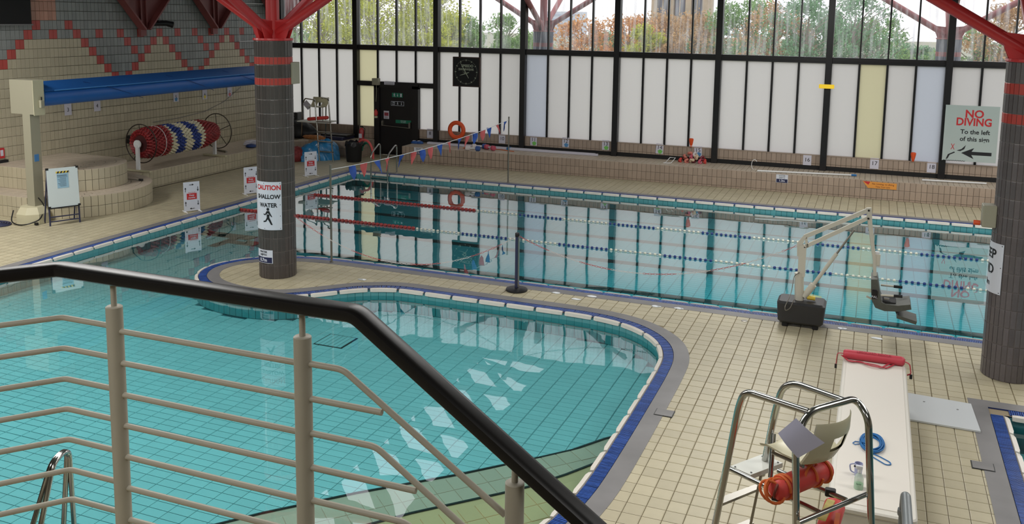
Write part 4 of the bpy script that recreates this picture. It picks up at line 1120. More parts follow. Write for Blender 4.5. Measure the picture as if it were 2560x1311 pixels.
# ------------------------------------------------------------------ backstroke flags
PA, PB = Vector((-8.40, 12.97, 0)), Vector((-8.50, 21.25, 0))
for P, lab in ((PA, 'thin steel flag pole on the near pool edge beside the dark column'), (PB, 'thin steel flag pole on the far pool edge')):
    t = thing('flag_pole', lab, 'pole', P); MB().cyl(P, P + Vector((0, 0, 1.67)), .018, 12).build('pole', M_steel, t, True)
    MB().lathe([(.035, 0), (.035, .012), (.02, .02)], P, 14).build('socket', M_steel, t); MB().lathe([(.02, 0), (.02, .02)], P + Vector((0, 0, 1.66)), 12).build('cap', M_steel, t)
fl = thing('flag_rope', 'white rope with red and blue pennants strung across the pool', 'rope', PA + Vector((0, 0, 1.6)))
ra, rb = PA + Vector((0, 0, 1.6)), PB + Vector((0, 0, 1.6))
def rpt(s): return ra.lerp(rb, s) - Vector((0, 0, .12 * 4 * s * (1 - s)))
MB().tube([rpt(i / 40) for i in range(41)], .007, 6).build('rope', M_white, fl)
M_fr = mat('pennant_pink_red', (206, 96, 96), .6, var=.12, nscale=10); M_fb = mat('pennant_blue', (44, 84, 170), .5, var=.2, nscale=10)
fx = [880, 912, 945, 969, 1002, 1031, 1055, 1077, 1102, 1124, 1147, 1166, 1187, 1208, 1225, 1244, 1262]
for i, px in enumerate(fx):
    s_ = min(range(1000), key=lambda k: abs(proj(rpt(k / 1000))[0] - px)) / 1000
    p = rpt(s_); d = (rb - ra).normalized(); rnd = random.Random(i)
    w, h = .105, .25; b = MB(); n = 6
    tw = rnd.uniform(-.5, .5); ax = Vector((rnd.uniform(.15, .55), 0, 0))
    for f_ in (0, .004):
        for r_ in range(5):
            for c_ in range(5):
                u = (c_ / 4 - .5) * w * 2 * (1 - r_ / 4 * .97); v = r_ / 4 * h
                b.v.append(p + d * u * .6 + ax * u * .55 + Vector((.035 * sin(u * 30 + i) + f_ + tw * .12 * r_ / 4, 0, -v)))
    for f_ in (0, 1):
        for r_ in range(4):
            for c_ in range(4):
                k = f_ * 25 + r_ * 5 + c_; b.f.append((k, k + 1, k + 6, k + 5))
    b.build('pennant', M_fb if i % 2 == 0 else M_fr, fl, True)

# ------------------------------------------------------------------ one-way signs beside the left pool edge
def arrow2(M, parent, cx, cz, L, ang):
    a = RAD(ang); P = [(-.5, -.05), (.12, -.05), (.12, -.2), (.5, 0), (.12, .2), (.12, .05), (-.5, .05)]
    pts = [(cx + L * (p[0] * cos(a) - p[1] * sin(a)), cz + L * (p[0] * sin(a) + p[1] * cos(a))) for p in P]
    return MB().prism(pts, .0, .002, M).build('arrow', M_ink, parent)
def oneway(x, y, ang, lab):
    t = thing('floor_sign', lab, 'sign', (x, y, 0), 'one way signs along the left pool edge')
    a = RAD(ang); xd = Vector((cos(a), sin(a), 0)); w, h = .34, .62
    M = Mx((x, y, .02 + h / 2), xd, (0, 0, 1))
    MB().box((0, 0, -.004), (w, h, .008), M).build('board', M_signw, t)
    MM = M @ Matrix.Translation((0, 0, .001))
    MB().box((0, 0, .001), (w * .62, .13, .002), M).build('red_panel', M_inkr, t)
    text('Please keep left', .024, M @ Matrix.Translation((0, .085, .003)), M_inkr, t); text('Keep\nmoving', .05, M @ Matrix.Translation((0, 0, .004)), M_signw, t, bold=.001)
    arrow2(MM, t, 0, .25, .1, 0); arrow2(MM, t, 0, -.26, .1, 180)
    for sx in (-1, 1):
        arrow2(MM, t, sx * .13, .15, .1, 90 if sx < 0 else -90); arrow2(MM, t, sx * .13, -.15, .1, 90 if sx < 0 else -90)
        MB().rbox((x + xd.x * sx * .15, y + xd.y * sx * .15, .012), (.04, .04, .024), .01).build('foot', M_white, t)
        p = Vector((x, y, .012)) + xd * sx * .15; nn = Vector((-xd.y, xd.x, 0)); MB().tube([p - nn * .14, p + nn * .14], .012, 8).build('foot_bar', M_white, t)
    return t
oneway(-13.25, 15.17, 60, 'first small white one-way sign with red panel, nearest on the left deck')
oneway(-13.33, 17.25, 60, 'small white one-way sign half hidden behind the dark column')
oneway(-13.46, 19.87, 60, 'farthest small white one-way sign, right of the dark column')

# ------------------------------------------------------------------ pool ladder at the far corner and one at bottom left
def hoop(t, a, b, h, name='handrail', r=.02, lean=(0, 0)):
    a, b = Vector(a), Vector(b); u = Vector((0, 0, h)); l_ = Vector((lean[0], lean[1], 0))
    MB().tube(fillet([a, a + u + l_, b + u * .95 + l_, b], .14, 7), r, 12).build(name, M_chrome, t, True)
t = thing('pool_ladder', 'polished steel ladder hoops at the far left corner of the pool', 'ladder', (-12.0, 21.2, 0))
for dx in (0, .5):
    hoop(t, (-12.25 + dx, 20.85, -.3), (-12.25 + dx, 21.35, 0), .82)
    MB().lathe([(.04, 0), (.04, .01), (.022, .02)], (-12.25 + dx, 21.35, 0), 12).build('flange', M_chrome, t)
for z in (-.08, -.25): MB().bb((-12.25, 20.8, z - .01), (-11.75, 20.88, z + .01)).build('tread', M_chrome, t)
t = thing('pool_ladder', 'polished steel ladder hoops seen through the balustrade at bottom left', 'ladder', (-5.6, 4.5, 0))
tp = at_z(158, 1140, .8)
for dx, dy in ((-.03, -.05), (.03, .06)):
    a = Vector((tp.x + dx - .05, 4.95 + dy, -.3)); b = Vector((tp.x + dx * 2.2 + .05, 4.45, 0))
    MB().tube(fillet([a, Vector((tp.x + dx * .3, tp.y + .05, .84)), Vector((tp.x + dx * .3 + .03, tp.y - .12, .82)), b], .12, 7), .02, 12).build('handrail', M_chrome, t, True)

# ------------------------------------------------------------------ small white flecks and the drain on the deck
t = thing('deck_drain', 'small round metal drain in the deck right of the barrier post', 'drain', at_z(1861, 803, 0)); c = at_z(1861, 803, 0)
MB().lathe([(.045, 0), (.045, .004), (.03, .006)], c, 18).build('cover', M_steel, t)
pd = [at_z(x, y, 0) for x, y in ((1390, 733), (1440, 749), (1480, 742), (1640, 767), (1698, 772), (2193, 847), (2105, 822), (905, 700))]
PUD = ['long wet patch nearest the barrier post at the gutter', 'tiny wet patch in the middle of the narrow deck strip', 'thin wet patch touching the gutter right of the barrier post', 'wet patch halfway between barrier post and hoist', 'wet patch left of the hoist base by the gutter', 'wet patch between hoist seat and red rescue tube', 'wet patch just right of the hoist base', 'small wet patch on the peninsula right of the dark column']
M_wet = mat('water_puddle', (200, 206, 208), .03, spec=1.0)
for c in pd:
    t = thing('puddle', PUD[pd.index(c)], 'puddle', c)
    q = [(c.x + (.035 + .02 * random.random()) * cos(2 * pi * k / 10) * 1.6, c.y + (.03 + .02 * random.random()) * sin(2 * pi * k / 10)) for k in range(10)]
    MB().prism(q, .003, .006).build('film', M_wet, t)

# ------------------------------------------------------------------ foreground lifeguard chair
ch = thing('lifeguard_chair', 'tall polished steel lifeguard chair with cream seat in the right foreground', 'chair', (-.4, 6.2, 0))
def ext0(p, q, z=0.0):
    d = q - p; return p + d * ((z - p.z) / d.z)
TR_ = .0235
A1, A2 = at_y(1847, 1015, 6.08), at_y(1788, 1311, 6.12); Af = ext0(A1, A2)
B1 = at_y(1951, 975, 6.38); B2 = at_y(1937, 1030, 6.40); 
Cc1, Cc2 = at_y(1989, 1098, 5.80), at_y(1990, 1311, 5.82); Cf = ext0(Cc1, Cc2)
D1, D2 = at_y(2171, 1045, 6.18), at_y(2178, 1311, 6.2); Df = ext0(D1, D2)
tA, tB, T1, T2 = at_z(1862, 978, 1.72), at_z(1962, 950, 1.72), at_z(2020, 1030, 1.70), at_z(2140, 996, 1.70)
MB().tube(fillet([Af, A1, tA, T1 + Vector((0, 0, .0))], .13, 8), TR_, 14).build('arm_rail', M_chrome, ch, True)
Bend = at_z(2112, 1004, 1.70); Bf0 = at_y(1905, 1187, 6.5); Bf = ext0(Bf0, at_y(1880, 1303, 6.5))
MB().tube(fillet([Bf0 + Vector((0, 0, 0)), at_y(1915, 1140, 6.46), B2, tB, Bend], .13, 8), TR_, 14).build('arm_rail', M_chrome, ch, True)
MB().tube(fillet([Cf, Cc1, T1, T2, D1, Df], .14, 8), TR_, 14).build('rear_hoop', M_chrome, ch, True)
def strut_(a, b, r=.017, name='cross_bar'): MB().tube([a, b], r, 12).build(name, M_chrome, ch, True)
ZP = 1.03
strut_(at_z(1822, 1172, ZP), at_z(2049, 1282, ZP)); strut_(at_z(1945, 1178, ZP), at_z(2116, 1251, ZP)); strut_(at_z(1996, 1308, ZP), at_z(2175, 1233, ZP))
strut_(at_y(1934, 1085, 6.4), at_z(1926, 1195, ZP), .017, 'seat_post')
beam(Bf0 + Vector((0, 0, .05)), Bf, .05, .018, M_steel, 'stile', ch)
M_plat = mat('white_platform', (204, 206, 198), .45)
def quad_slab(pts, th, m, name, par):
    b = MB(); b.v = [Vector(p) for p in pts] + [Vector(p) - Vector((0, 0, th)) for p in pts]; b.f = [(0, 1, 2, 3), (7, 6, 5, 4)] + [(i, i + 4, (i + 1) % 4 + 4, (i + 1) % 4) for i in range(4)]
    return b.build(name, m, par)
q = [at_z(x, y, ZP + .02) for x, y in ((1826, 1166), (1906, 1136), (1957, 1158), (1877, 1188))]
quad_slab(q, .035, M_plat, 'platform', ch)
for x, y in ((1838, 1168), (1906, 1142), (1945, 1157), (1878, 1182)): MB().lathe([(.007, 0), (.007, .003)], at_z(x, y, ZP + .022), 8).build('bolt', M_black, ch)
quad_slab([at_z(x, y, .72) for x, y in ((1803, 1243), (1893, 1210), (1905, 1219), (1800, 1262))], .02, M_steel, 'step', ch)
quad_slab([at_z(x, y, .42) for x, y in ((1778, 1336), (1872, 1299), (1885, 1308), (1775, 1356))], .02, M_steel, 'step', ch)
for f_ in (Af, Bf, Cf, Df): MB().lathe([(.034, 0), (.034, .03), (.026, .05)], (f_.x, f_.y, 0), 12).build('rubber_foot', M_black, ch)
# seat shell
F_ = Vector((-.87, .5, 0)); Wd = Vector((.5, .87, 0)); sc_ = Vector((-.31, 6.16, 0))
prof = [(.20, 1.30), (.13, 1.325), (0, 1.31), (-.12, 1.31), (-.2, 1.35), (-.25, 1.44), (-.28, 1.54), (-.29, 1.64)]
b = MB(); NW = 12
for layer in (0, 1):
    for (f_, z) in prof:
        for k in range(NW + 1):
            u = k / NW * 2 - 1; rise = .05 * u * u if f_ > -.15 else 0.0; fwd = .07 * u * u if f_ <= -.15 else 0
            wdt = .21 * (1 if f_ < .2 else .9) * (.93 if z > 1.6 else 1)
            b.v.append(sc_ + F_ * (f_ + fwd) + Wd * (u * wdt) + Vector((0, 0, z + rise)) + (Vector((0, 0, -.012)) + F_ * -.008) * layer)
n1 = len(prof) * (NW + 1)
for r_ in range(len(prof) - 1):
    for k in range(NW):
        if r_ == 5 and 4 <= k <= 7: continue          # hand hole in the backrest
        a = r_ * (NW + 1) + k
        b.f.append((a, a + 1, a + NW + 2, a + NW + 1)); b.f.append((n1 + a, n1 + a + NW + 1, n1 + a + NW + 2, n1 + a + 1))
for r_ in range(len(prof) - 1):
    for k in (0, NW):
        a = r_ * (NW + 1) + k; b.f.append((a, a + NW + 1, n1 + a + NW + 1, n1 + a))
for r_ in (0, len(prof) - 1):
    for k in range(NW):
        a = r_ * (NW + 1) + k; b.f.append((a, a + 1, n1 + a + 1, n1 + a))
b.build('seat_shell', M_cream, ch, True)
for s_ in (-.15, .15): MB().tube([sc_ + F_ * .12 + Wd * s_ + Vector((0, 0, 1.3)), sc_ - F_ * .12 + Wd * s_ + Vector((0, 0, 1.3))], .012, 8).build('seat_bearer', M_steel, ch)
# paper hanging on the chair
pp = [at_y(1990, 1046, 5.77), at_y(1945, 1084, 5.78), at_y(1995, 1146, 5.76), at_y(2062, 1108, 5.74)]
t = thing('paper_sheet', 'bluish white paper sheet hanging askew on the foreground lifeguard chair', 'paper', pp[2])
def sheet(pts, par, name='sheet', m=None, n=8, bow=.015):
    b = MB(); P = [Vector(p) for p in pts]; nn = (P[1] - P[0]).cross(P[3] - P[0]).normalized()
    for lay in (0, 1):
        for i in range(n + 1):
            for j in range(n + 1):
                u, v = i / n, j / n
                p = P[0].lerp(P[1], u).lerp(P[3].lerp(P[2], u), v) + nn * (bow * sin(pi * v) + .0008 * lay); b.v.append(p)
    N = (n + 1) ** 2
    for lay in (0, N):
        for i in range(n):
            for j in range(n):
                a = lay + i * (n + 1) + j; b.f.append((a, a + 1, a + n + 2, a + n + 1))
    return b.build(name, m or M_paperb, par, True)
M_paperb = mat('blue_white_paper', (206, 208, 236), .6)
sheet(pp, t)
def rescue_tube(name, lab, a, b, r, m=M_red, straps=True, wrapm=None, upv=Vector((0, 0, 1))):
    a, b = Vector(a), Vector(b); t = thing(name, lab, 'rescue tube', a); d = (b - a)
    pts = [a, a + d * .02, a + d * .06, a + d * .5, b - d * .06, b - d * .02, b]
    MB().tube(pts, [r * .6, r * .88, r, r * 1.0, r, r * .88, r * .55], 20).build('foam_body', m, t, True)
    return t, d
ta, tb_ = at_z(1936, 1228, 1.16), at_z(2068, 1172, 1.16)
t, d = rescue_tube('rescue_tube', 'orange red rolled rescue tube lying across the foreground lifeguard chair', ta, tb_, .072)
dn = d.normalized(); sd = dn.cross(Vector((0, 0, 1))).normalized(); up = sd.cross(dn)
M_strap = mat('orange_strap', (214, 104, 44), .6); M_strapd = mat('dark_strap', (110, 46, 30), .6)
def ring(c, ax1, ax2, r, rr, m, name, par, a0=0, a1=2 * pi, n=20, sh=Vector((0, 0, 0)), flat=.35):
    pts = [c + ax1 * r * cos(a0 + (a1 - a0) * k / n) + ax2 * r * sin(a0 + (a1 - a0) * k / n) + sh * (k / n) for k in range(n + 1)]
    return MB().tube(pts, rr, 6).build(name, m, par, True)
for q, sh in ((.12, .03), (.2, -.02), (.62, .06), (.9, .0)): ring(ta + d * q, sd, up, .077, .010, M_strap, 'strap', t, sh=dn * sh)
for k in range(7):
    rnd = random.Random(k + 50); c = ta + d * rnd.uniform(-.06, .14)
    ring(c, (dn + sd * rnd.uniform(-1, 1)).normalized(), (up + sd * rnd.uniform(-.8, .8)).normalized(), rnd.uniform(.04, .085), .009, M_strap if k % 2 else M_strapd, 'strap_coil', t)
ring(ta + d * .62, dn, up, .1, .009, M_strap, 'loop_strap', t, .3, 2.9, sh=sd * .05)
MB().rbox(ta + d * .03 + Vector((0, 0, -.06)), (.05, .03, .02), .006).build('buckle', M_black, t); MB().rbox(ta + d * .66 + up * .09, (.04, .025, .012), .004).build('buckle', M_black, t)
ta2, tb2 = at_z(2088, 1262, .86), at_z(2066, 1330, .80)
t, d2 = rescue_tube('rescue_tube', 'second red rescue tube hanging low on the chair at the bottom edge', ta2, tb2, .07)
M_yel = mat('yellow_strap', (222, 206, 120), .6)
beam(at_z(2078, 1252, .93), at_z(2054, 1300, .93), .05, .012, M_yel, 'yellow_strap', t); beam(at_z(2095, 1285, .92), at_z(2088, 1330, .92), .03, .01, M_strap, 'orange_strap', t)
MB().rbox(at_z(2076, 1232, 1.03), (.07, .05, .05), .012).build('black_clip', M_black, t)

# ------------------------------------------------------------------ long white bench and what lies on it
M_bw = mat('white_laminate', (216, 212, 202), .4, var=.02, nscale=2)
wb = thing('long_bench', 'long white bench reaching away from the camera at the right', 'bench', (.18, 8.9, 0))
xa, xb, ya, yb_ = -.145, .505, 7.16, 10.56
b = MB(); b.rbox(((xa + xb) / 2, (ya + yb_) / 2, .2), (xb - xa - .03, yb_ - ya - .03, .4), .04); b.build('body', M_bw, wb, True)
MB().rbox(((xa + xb) / 2, (ya + yb_) / 2, .425), (xb - xa, yb_ - ya, .05), .05).build('top', M_bw, wb, True)
MB().rbox(((xa + xb) / 2, (ya + yb_) / 2, .452), (xb - xa - .08, yb_ - ya - .16, .008), .03).build('inlay', mat('bench_inlay', (222, 216, 206), .5), wb, True)
TZ = .456
c0, c1_ = at_z(2108, 884, .50), at_z(2262, 905, .50)
t, d = rescue_tube('rescue_tube', 'long red rescue tube lying across the far end of the white bench', c0, c1_, .052, mat('rescue_red', (196, 64, 78), .5))
dn = d.normalized(); text('LIFEGUARD RESCUE', .04, Mx((c0 + c1_) / 2 + Vector((0, -.03, .048)), dn, Vector((0, .5, .5))), mat('faded_print', (168, 50, 64), .6), t)
M_strr = mat('red_strap', (176, 44, 60), .6)
def ribbon(pts, par, m, name='strap', w=.012): return MB().tube(fillet(pts, .05, 4), w, 6, flat=.35).build(name, m, par, True)
ribbon([at_z(x, y, .475) for x, y in ((2104, 888), (2125, 905), (2150, 903), (2175, 915), (2205, 920), (2225, 908), (2250, 908), (2262, 900))], t, M_strr)
ribbon([at_z(x, y, .47) for x, y in ((2115, 900), (2160, 908), (2190, 913), (2215, 922), (2235, 912))], t, M_strr)
ribbon([c0 + Vector((0, 0, 0)), c0 + Vector((-.06, 0, .0)), c0 + Vector((-.07, -.02, -.14))], t, M_strr); ribbon([c1_, c1_ + Vector((.05, -.02, -.01)), c1_ + Vector((.07, -.03, -.12)), c1_ + Vector((.03, -.05, -.13))], t, M_strr)
MB().rbox(c1_ + Vector((.07, -.03, -.15)), (.03, .02, .05), .006).build('clip', M_black, t); MB().rbox(c0 + Vector((-.07, -.02, -.15)), (.025, .02, .05), .006).build('clip', M_black, t)
# blue rope coil
rc = at_z(2180, 1107, TZ + .02); t = thing('rope_coil', 'coil of bright blue rope on the white bench', 'rope', (rc.x, rc.y, TZ))
for k in range(11):
    rnd = random.Random(k); r = .066 + .0034 * k; cx, cy = rc.x + rnd.uniform(-.006, .006), rc.y + rnd.uniform(-.012, .012)
    pts = [Vector((cx + r * 1.02 * cos(2 * pi * i / 28), cy + r * 2.0 * sin(2 * pi * i / 28), TZ + .006 + .008 * (k % 4) + .003 * sin(i + k))) for i in range(28)]
    MB().tube(pts, .0055, 6, closed=True).build('rope_turn', M_rope, t, True)
for k in range(4):
    a = at_z(2150 + k * 3, 1098 + k, TZ + .03); MB().tube([a, a + Vector((.01, -.03, .02)), a + Vector((.02, -.09, .01))], .005, 6).build('binding', M_rope, t)
MB().tube(fillet([at_z(x, y, TZ + .006) for x, y in ((2172, 1132), (2195, 1140), (2225, 1156), (2228, 1163), (2215, 1163), (2180, 1142), (2172, 1132))], .02, 3), .005, 6).build('rope_tail', M_rope, t, True)
MB().tube([at_z(x, y, TZ + .006) for x, y in ((2150, 1106), (2138, 1104), (2132, 1108), (2137, 1112), (2150, 1110))], .004, 6).build('rope_loop', M_rope, t, True)
# spray bottle with green liquid
sp_ = at_z(2146, 1222, TZ); t = thing('spray_bottle', 'clear spray bottle with green liquid on the white bench', 'bottle', sp_)
M_clearp = mat('clear_plastic', (206, 218, 206), .25, alpha=.55); M_gl = mat('green_liquid', (110, 200, 130), .3)
MB().lathe([(.032, 0), (.035, .01), (.035, .045)], sp_, 20).build('liquid', M_gl, t, True)
MB().lathe([(.036, .0), (.037, .05), (.036, .09), (.028, .115), (.014, .13), (.013, .145)], sp_, 20).build('bottle_body', M_clearp, t, True)
M_lil = mat('lilac_plastic', (160, 164, 196), .5); M_wsp = mat('white_spray_head', (214, 216, 220), .4)
MB().lathe([(.016, .14), (.016, .165)], sp_, 14).build('collar', M_wsp, t, True); MB().rbox(sp_ + Vector((-.004, .0, .18)), (.055, .022, .03), .008).build('spray_head', M_wsp, t, True); MB().cyl(sp_ + Vector((-.03, 0, .183)), sp_ + Vector((-.045, 0, .183)), .007, 8).build('nozzle', M_black, t)
text('Spray', .018, Mx(sp_ + Vector((0, -.038, .055)), (1, 0, 0), (0, 0, 1)), M_ink, t)
cp = at_z(2145, 1190, TZ); t = thing('beaker', 'lilac grey plastic measuring cup standing behind the spray bottle', 'cup', cp)
b = MB(); b.lathe([(.028, 0), (.034, .11), (.03, .11), (.025, .01)], cp, 18); b.build('cup', M_lil, t, True); MB().tube(fillet([cp + Vector((-.03, 0, .1)), cp + Vector((-.07, 0, .09)), cp + Vector((-.06, 0, .03)), cp + Vector((-.03, 0, .02))], .02, 3), .006, 6).build('handle', M_lil, t)
# white mat on the deck, grey hand rail in the corner
t = thing('floor_mat', 'plain white board lying on the deck right of the long bench', 'board', (.88, 10.5, 0))
MB().prism([(.52, 10.88), (1.2, 10.83), (1.23, 10.11), (.52, 10.13)], .004, .022).build('board', mat('white_board', (200, 204, 206), .4), t)
for x, y in ((.72, 10.68), (1.05, 10.6)): MB().lathe([(.012, 0), (.012, .002)], (x, y, .022), 8).build('peg_hole', M_cable, t)
g = at_y(2264, 1232, 6.2); t = thing('grey_handrail', 'grey steel handrail hoop at the bottom right corner', 'handrail', (g.x, 6.2, 0))
M_gsteel = mat('grey_galvanised', (134, 140, 142), .4, .3)
MB().tube(fillet([(g.x - .0, 6.2, 0), (g.x + .0, 6.2, g.z - .005), (g.x + .005, 5.5, g.z - .02), (g.x, 5.5, 0)], .07, 6), .032, 16).build('hoop', M_gsteel, t, True)
MB().lathe([(.04, 0), (.042, .02), (.04, .04)], (g.x, 6.2, g.z - .16), 16).build('collar', M_gsteel, t)

# ------------------------------------------------------------------ blue pool-cover reel on beige posts along the left wall
KX = -15.4
rl = thing('cover_reel', 'long blue pool cover roller with beige end box on a post at the left', 'reel', (KX, 13.1, 0))
z0_, z1_ = 2.16, 2.83
bx1 = KX + .22; by0 = at_x(83, 240, bx1).y; bx0 = at_y(25, 240, by0).x; by1 = at_x(110, 235, bx1).y
MB().bb((bx0, by0, z0_), (bx1 - .012, by1, z1_)).build('end_box', M_boxb, rl)
MB().bb((bx1 - .012, by0, z0_ - .02), (bx1, by1, z1_)).build('lit_side_plate', M_cream, rl)  # lit side of the box, its brightness put into a paler colour
sw = MB().rbox((bx1 + .03, by0 + .16, 2.36), (.06, .09, .15), .01).build('switch_box', M_boxb, rl); MB().cyl((bx1 + .03, by0 + .16, 2.43), (bx1 + .03, by0 + .16, 2.5), .012, 8).build('switch_knob', M_black, sw)
MB().bb((KX - .1, by0 + .0, .3), (KX + .1, by0 + .22, z0_)).build('post', M_boxb, rl)
oc = [(KX + .3 * cos(pi / 8 + pi / 4 * k) * 1.05, 13.1 + .3 * sin(pi / 8 + pi / 4 * k) * 1.05) for k in range(8)]
b = MB().prism(oc, 0, .2); oc2 = [(KX + (x - KX) * .75, 13.1 + (y - 13.1) * .75) for x, y in oc]; k = len(b.v); b.v += [Vector((x, y, .2)) for x, y in oc] + [Vector((x, y, .33)) for x, y in oc2]
b.f += [(k + i, k + (i + 1) % 8, k + 8 + (i + 1) % 8, k + 8 + i) for i in range(8)] + [tuple(k + 8 + i for i in range(8))]; b.build('concrete_foot', M_cream, rl)
MB().bb((KX + .1, by0 + .05, 1.22), (KX + .106, by0 + .15, 1.36)).build('blue_label', mat('label_blue', (70, 130, 190), .5), rl)
# roller: flattened hood over a round roll
Ys, Ye = by1 + .01, 21.0
hood = MB(); sec = [(-.26, 2.5), (-.22, 2.72), (-.05, 2.78), (.18, 2.66), (.21, 2.6), (.17, 2.58)]
for y in (Ys + .02, Ye):
    for x, z in sec: hood.v.append(Vector((KX + x, y, z)))
n_ = len(sec); hood.f += [(i, i + 1, n_ + i + 1, n_ + i) for i in range(n_ - 1)] + [tuple(range(n_))[::-1], tuple(range(n_, 2 * n_))]
hood.build('cover_hood', mat('blue_hood', (30, 84, 150), .4), rl, True)
MB().tube([(KX, Ys, 2.47), (KX, Ys + .05, 2.47), (KX, Ye, 2.47)], [.14, .19, .19], 24).build('roll', M_roller, rl, True)
MB().tube([(KX + .2, Ys + .25, 2.6), (KX + .2, Ye, 2.6)], .014, 6).build('hem_tube', mat('hem_blue', (60, 130, 200), .4), rl)
for y in (14.9, 17.3, 19.3):
    MB().tube(fillet([(KX + .1, y - .5, 2.72), (KX + .21, y, 2.6), (KX + .2, y + .6, 2.42), (KX + .05, y + 1.2, 2.25)], .1, 4), .006, 5).build('tie_cord', mat('dark_blue_cord', (24, 60, 120), .6), rl)
MB().bb((KX - .3, Ye, 2.15), (KX + .3, Ye + .5, 2.83)).build('far_end_box', M_boxb, rl); MB().bb((KX - .1, Ye + .15, LZ), (KX + .1, Ye + .35, 2.15)).build('far_post', M_beige, rl)
# cable reel disc on the floor
t = thing('cable_coil', 'flat dark blue cable coil lying beside the beige post foot', 'coil', (-15.85, 12.62, 0))
for k in range(4): MB().tube([(-15.85 + (.3 - .05 * k) * cos(a), 12.62 + (.22 - .04 * k) * sin(a), .015 + .008 * k) for a in [2 * pi * i / 24 for i in range(24)]], .018, 8, closed=True).build('turn', M_steelblue, t, True)
MB().rbox((-15.8, 12.62, .03), (.1, .04, .05), .01).build('plug', M_white, t)
t = thing('black_cable', 'thin black cable looped over the octagonal post foot', 'cable', (KX, 12.78, 0))
MB().tube(fillet([(KX - .25, 12.86, .26), (KX - .2, 12.74, .06), (KX, 12.72, .015), (KX + .2, 12.75, .03), (KX + .33, 12.98, .1), (KX + .2, 13.2, .34), (KX + .13, 13.12, .5)], .1, 4), .012, 6).build('cable', M_black, t, True); MB().rbox((KX + .3, 12.9, .03), (.07, .05, .05), .01).build('plug', M_black, t)

# whiteboard on an easel
e1, e2 = at_z(126, 566, 0), at_z(200, 556, 0)
xd = (e2 - e1).normalized(); nd = Vector((xd.y, -xd.x, 0)); w_ = (e2 - e1).length
ez = thing('easel_board', 'white notice board with hazard stripe on a navy stand at the left', 'board', e1)
tilt = Vector((0, 0, 1)) - nd * .06; tilt.normalize()
up0, up1 = .36, 1.13
for s_ in (0, 1):
    p = e1 + xd * w_ * s_; MB().bb(p - Vector((.015, .015, 0)), p + Vector((.015, .015, .0))) ; MB().tube([p, p + tilt * 1.12], .016, 8).build('leg', M_steelblue, ez); q = p - nd * .35
    MB().tube([q, p + tilt * 1.0], .014, 8).build('rear_leg', M_steelblue, ez)
for z in (.08, .17): MB().tube([e1 + tilt * z, e2 + tilt * z], .012, 8).build('stretcher', M_steelblue, ez)
Mb = Mx((e1 + e2) / 2 + tilt * (up0 + up1) / 2 + nd * .03, xd, tilt); hb_ = up1 - up0
MB().box((0, 0, 0), (w_ * 1.04, hb_, .02), Mb).build('board', mat('easel_white', (204, 216, 218), .35), ez)
MB().box((0, -hb_ / 2 - .01, .01), (w_ * 1.0, .025, .03), Mb).build('pen_tray', M_black, ez)
for sx in (-1, 1):
    for sy in (-1, 1): MB().box((sx * w_ * .5, sy * hb_ * .49, 0), (.05, .04, .028), Mb).build('corner_cap', M_black, ez)
pg = MB().box((-.0, .13, .012), (.21, .29, .002), Mb).build('notice_sheet', mat('notice_blue', (146, 184, 206), .5), ez)
for i in range(9): MB().box((-.005 + .01 * (i % 3 - 1), .235 - .026 * i, .0145), (.18 if i < 2 else .15 - .02 * (i % 3), .006 if i else .012, .001), Mb).build('text_line', mat('faint_ink', (70, 90, 110), .6), ez)
hz = MB().box((-.0, .30, .013), (.24, .035, .002), Mb).build('hazard_strip', mat('hazard_yellow', (226, 198, 60), .5), ez)
for i in range(4):
    x = -.105 + .06 * i; b = MB(); b.prism([(x, -.0175), (x + .03, -.0175), (x + .05, .0175), (x + .02, .0175)], .0, .002, Mb @ Matrix.Translation((0, .30, .0145))); b.build('hazard_stripe', M_ink, hz)
# squeegee pole on the round step
t = thing('brush_pole', 'thin pole with black brush head lying on the lower round step', 'brush', (-14.8, 15.0, .44)); a, b_ = at_z(303, 446, .46), at_z(348, 451, .46)
MB().tube([a, b_], .008, 6).build('pole', M_steel, t); MB().rbox(b_ + Vector((.03, .02, .01)), (.1, .06, .04), .015).build('brush_head', M_black, t)

# ------------------------------------------------------------------ lane rope reel on the left bench
RXr = -16.05; y0_, y1_ = 16.6, 19.3; AZ = LZ + .66
re_ = thing('lane_rope_reel', 'reel wound with red, blue and white lane floats on the left bench', 'reel', (RXr, 18, LZ))
pr1, pr2 = [Vector((RXr, y, LZ)) for y in (y0_, y1_)]
axle0, axle1 = Vector((RXr, y0_ + .02, AZ)), Vector((RXr, y1_ + .12, AZ))
for p in (pr1, pr2):
    MB().rbox(p + Vector((.0, 0, .03)), (.75, .07, .05), .02).build('foot', M_cream, re_); MB().bb(p + Vector((-.04, -.03, .05)), p + Vector((.04, .03, AZ - LZ))).build('upright', M_white, re_)
    MB().lathe([(.1, -.02), (.1, .02)], (0, 0, 0), 14, Matrix.Translation(Vector((p.x, p.y, AZ))) @ Matrix.Rotation(pi / 2, 4, 'X')).build('bearing', M_white, re_)
MB().cyl(axle0, axle1, .03).build('axle', M_steel, re_)
for y in (y0_ + .22 - .1, y1_ + .12):
    hub = Vector((RXr, y, AZ)); MB().tube([hub + Vector((.46 * cos(2 * pi * k / 40), 0, .46 * sin(2 * pi * k / 40))) for k in range(40)], .013, 8, closed=True).build('hand_wheel', M_chrome if False else mat('dark_steel', (70, 64, 58), .35, .6), re_, True)
    for k in range(5):
        a = 2 * pi * k / 5 + .4; MB().cyl(hub, hub + Vector((.46 * cos(a), 0, .46 * sin(a))), .009, 6).build('spoke', MATS['dark_steel'], re_)
fl_ = {'r': MB(), 'b': MB(), 'w': MB()}
Lr = y1_ - y0_ - .2
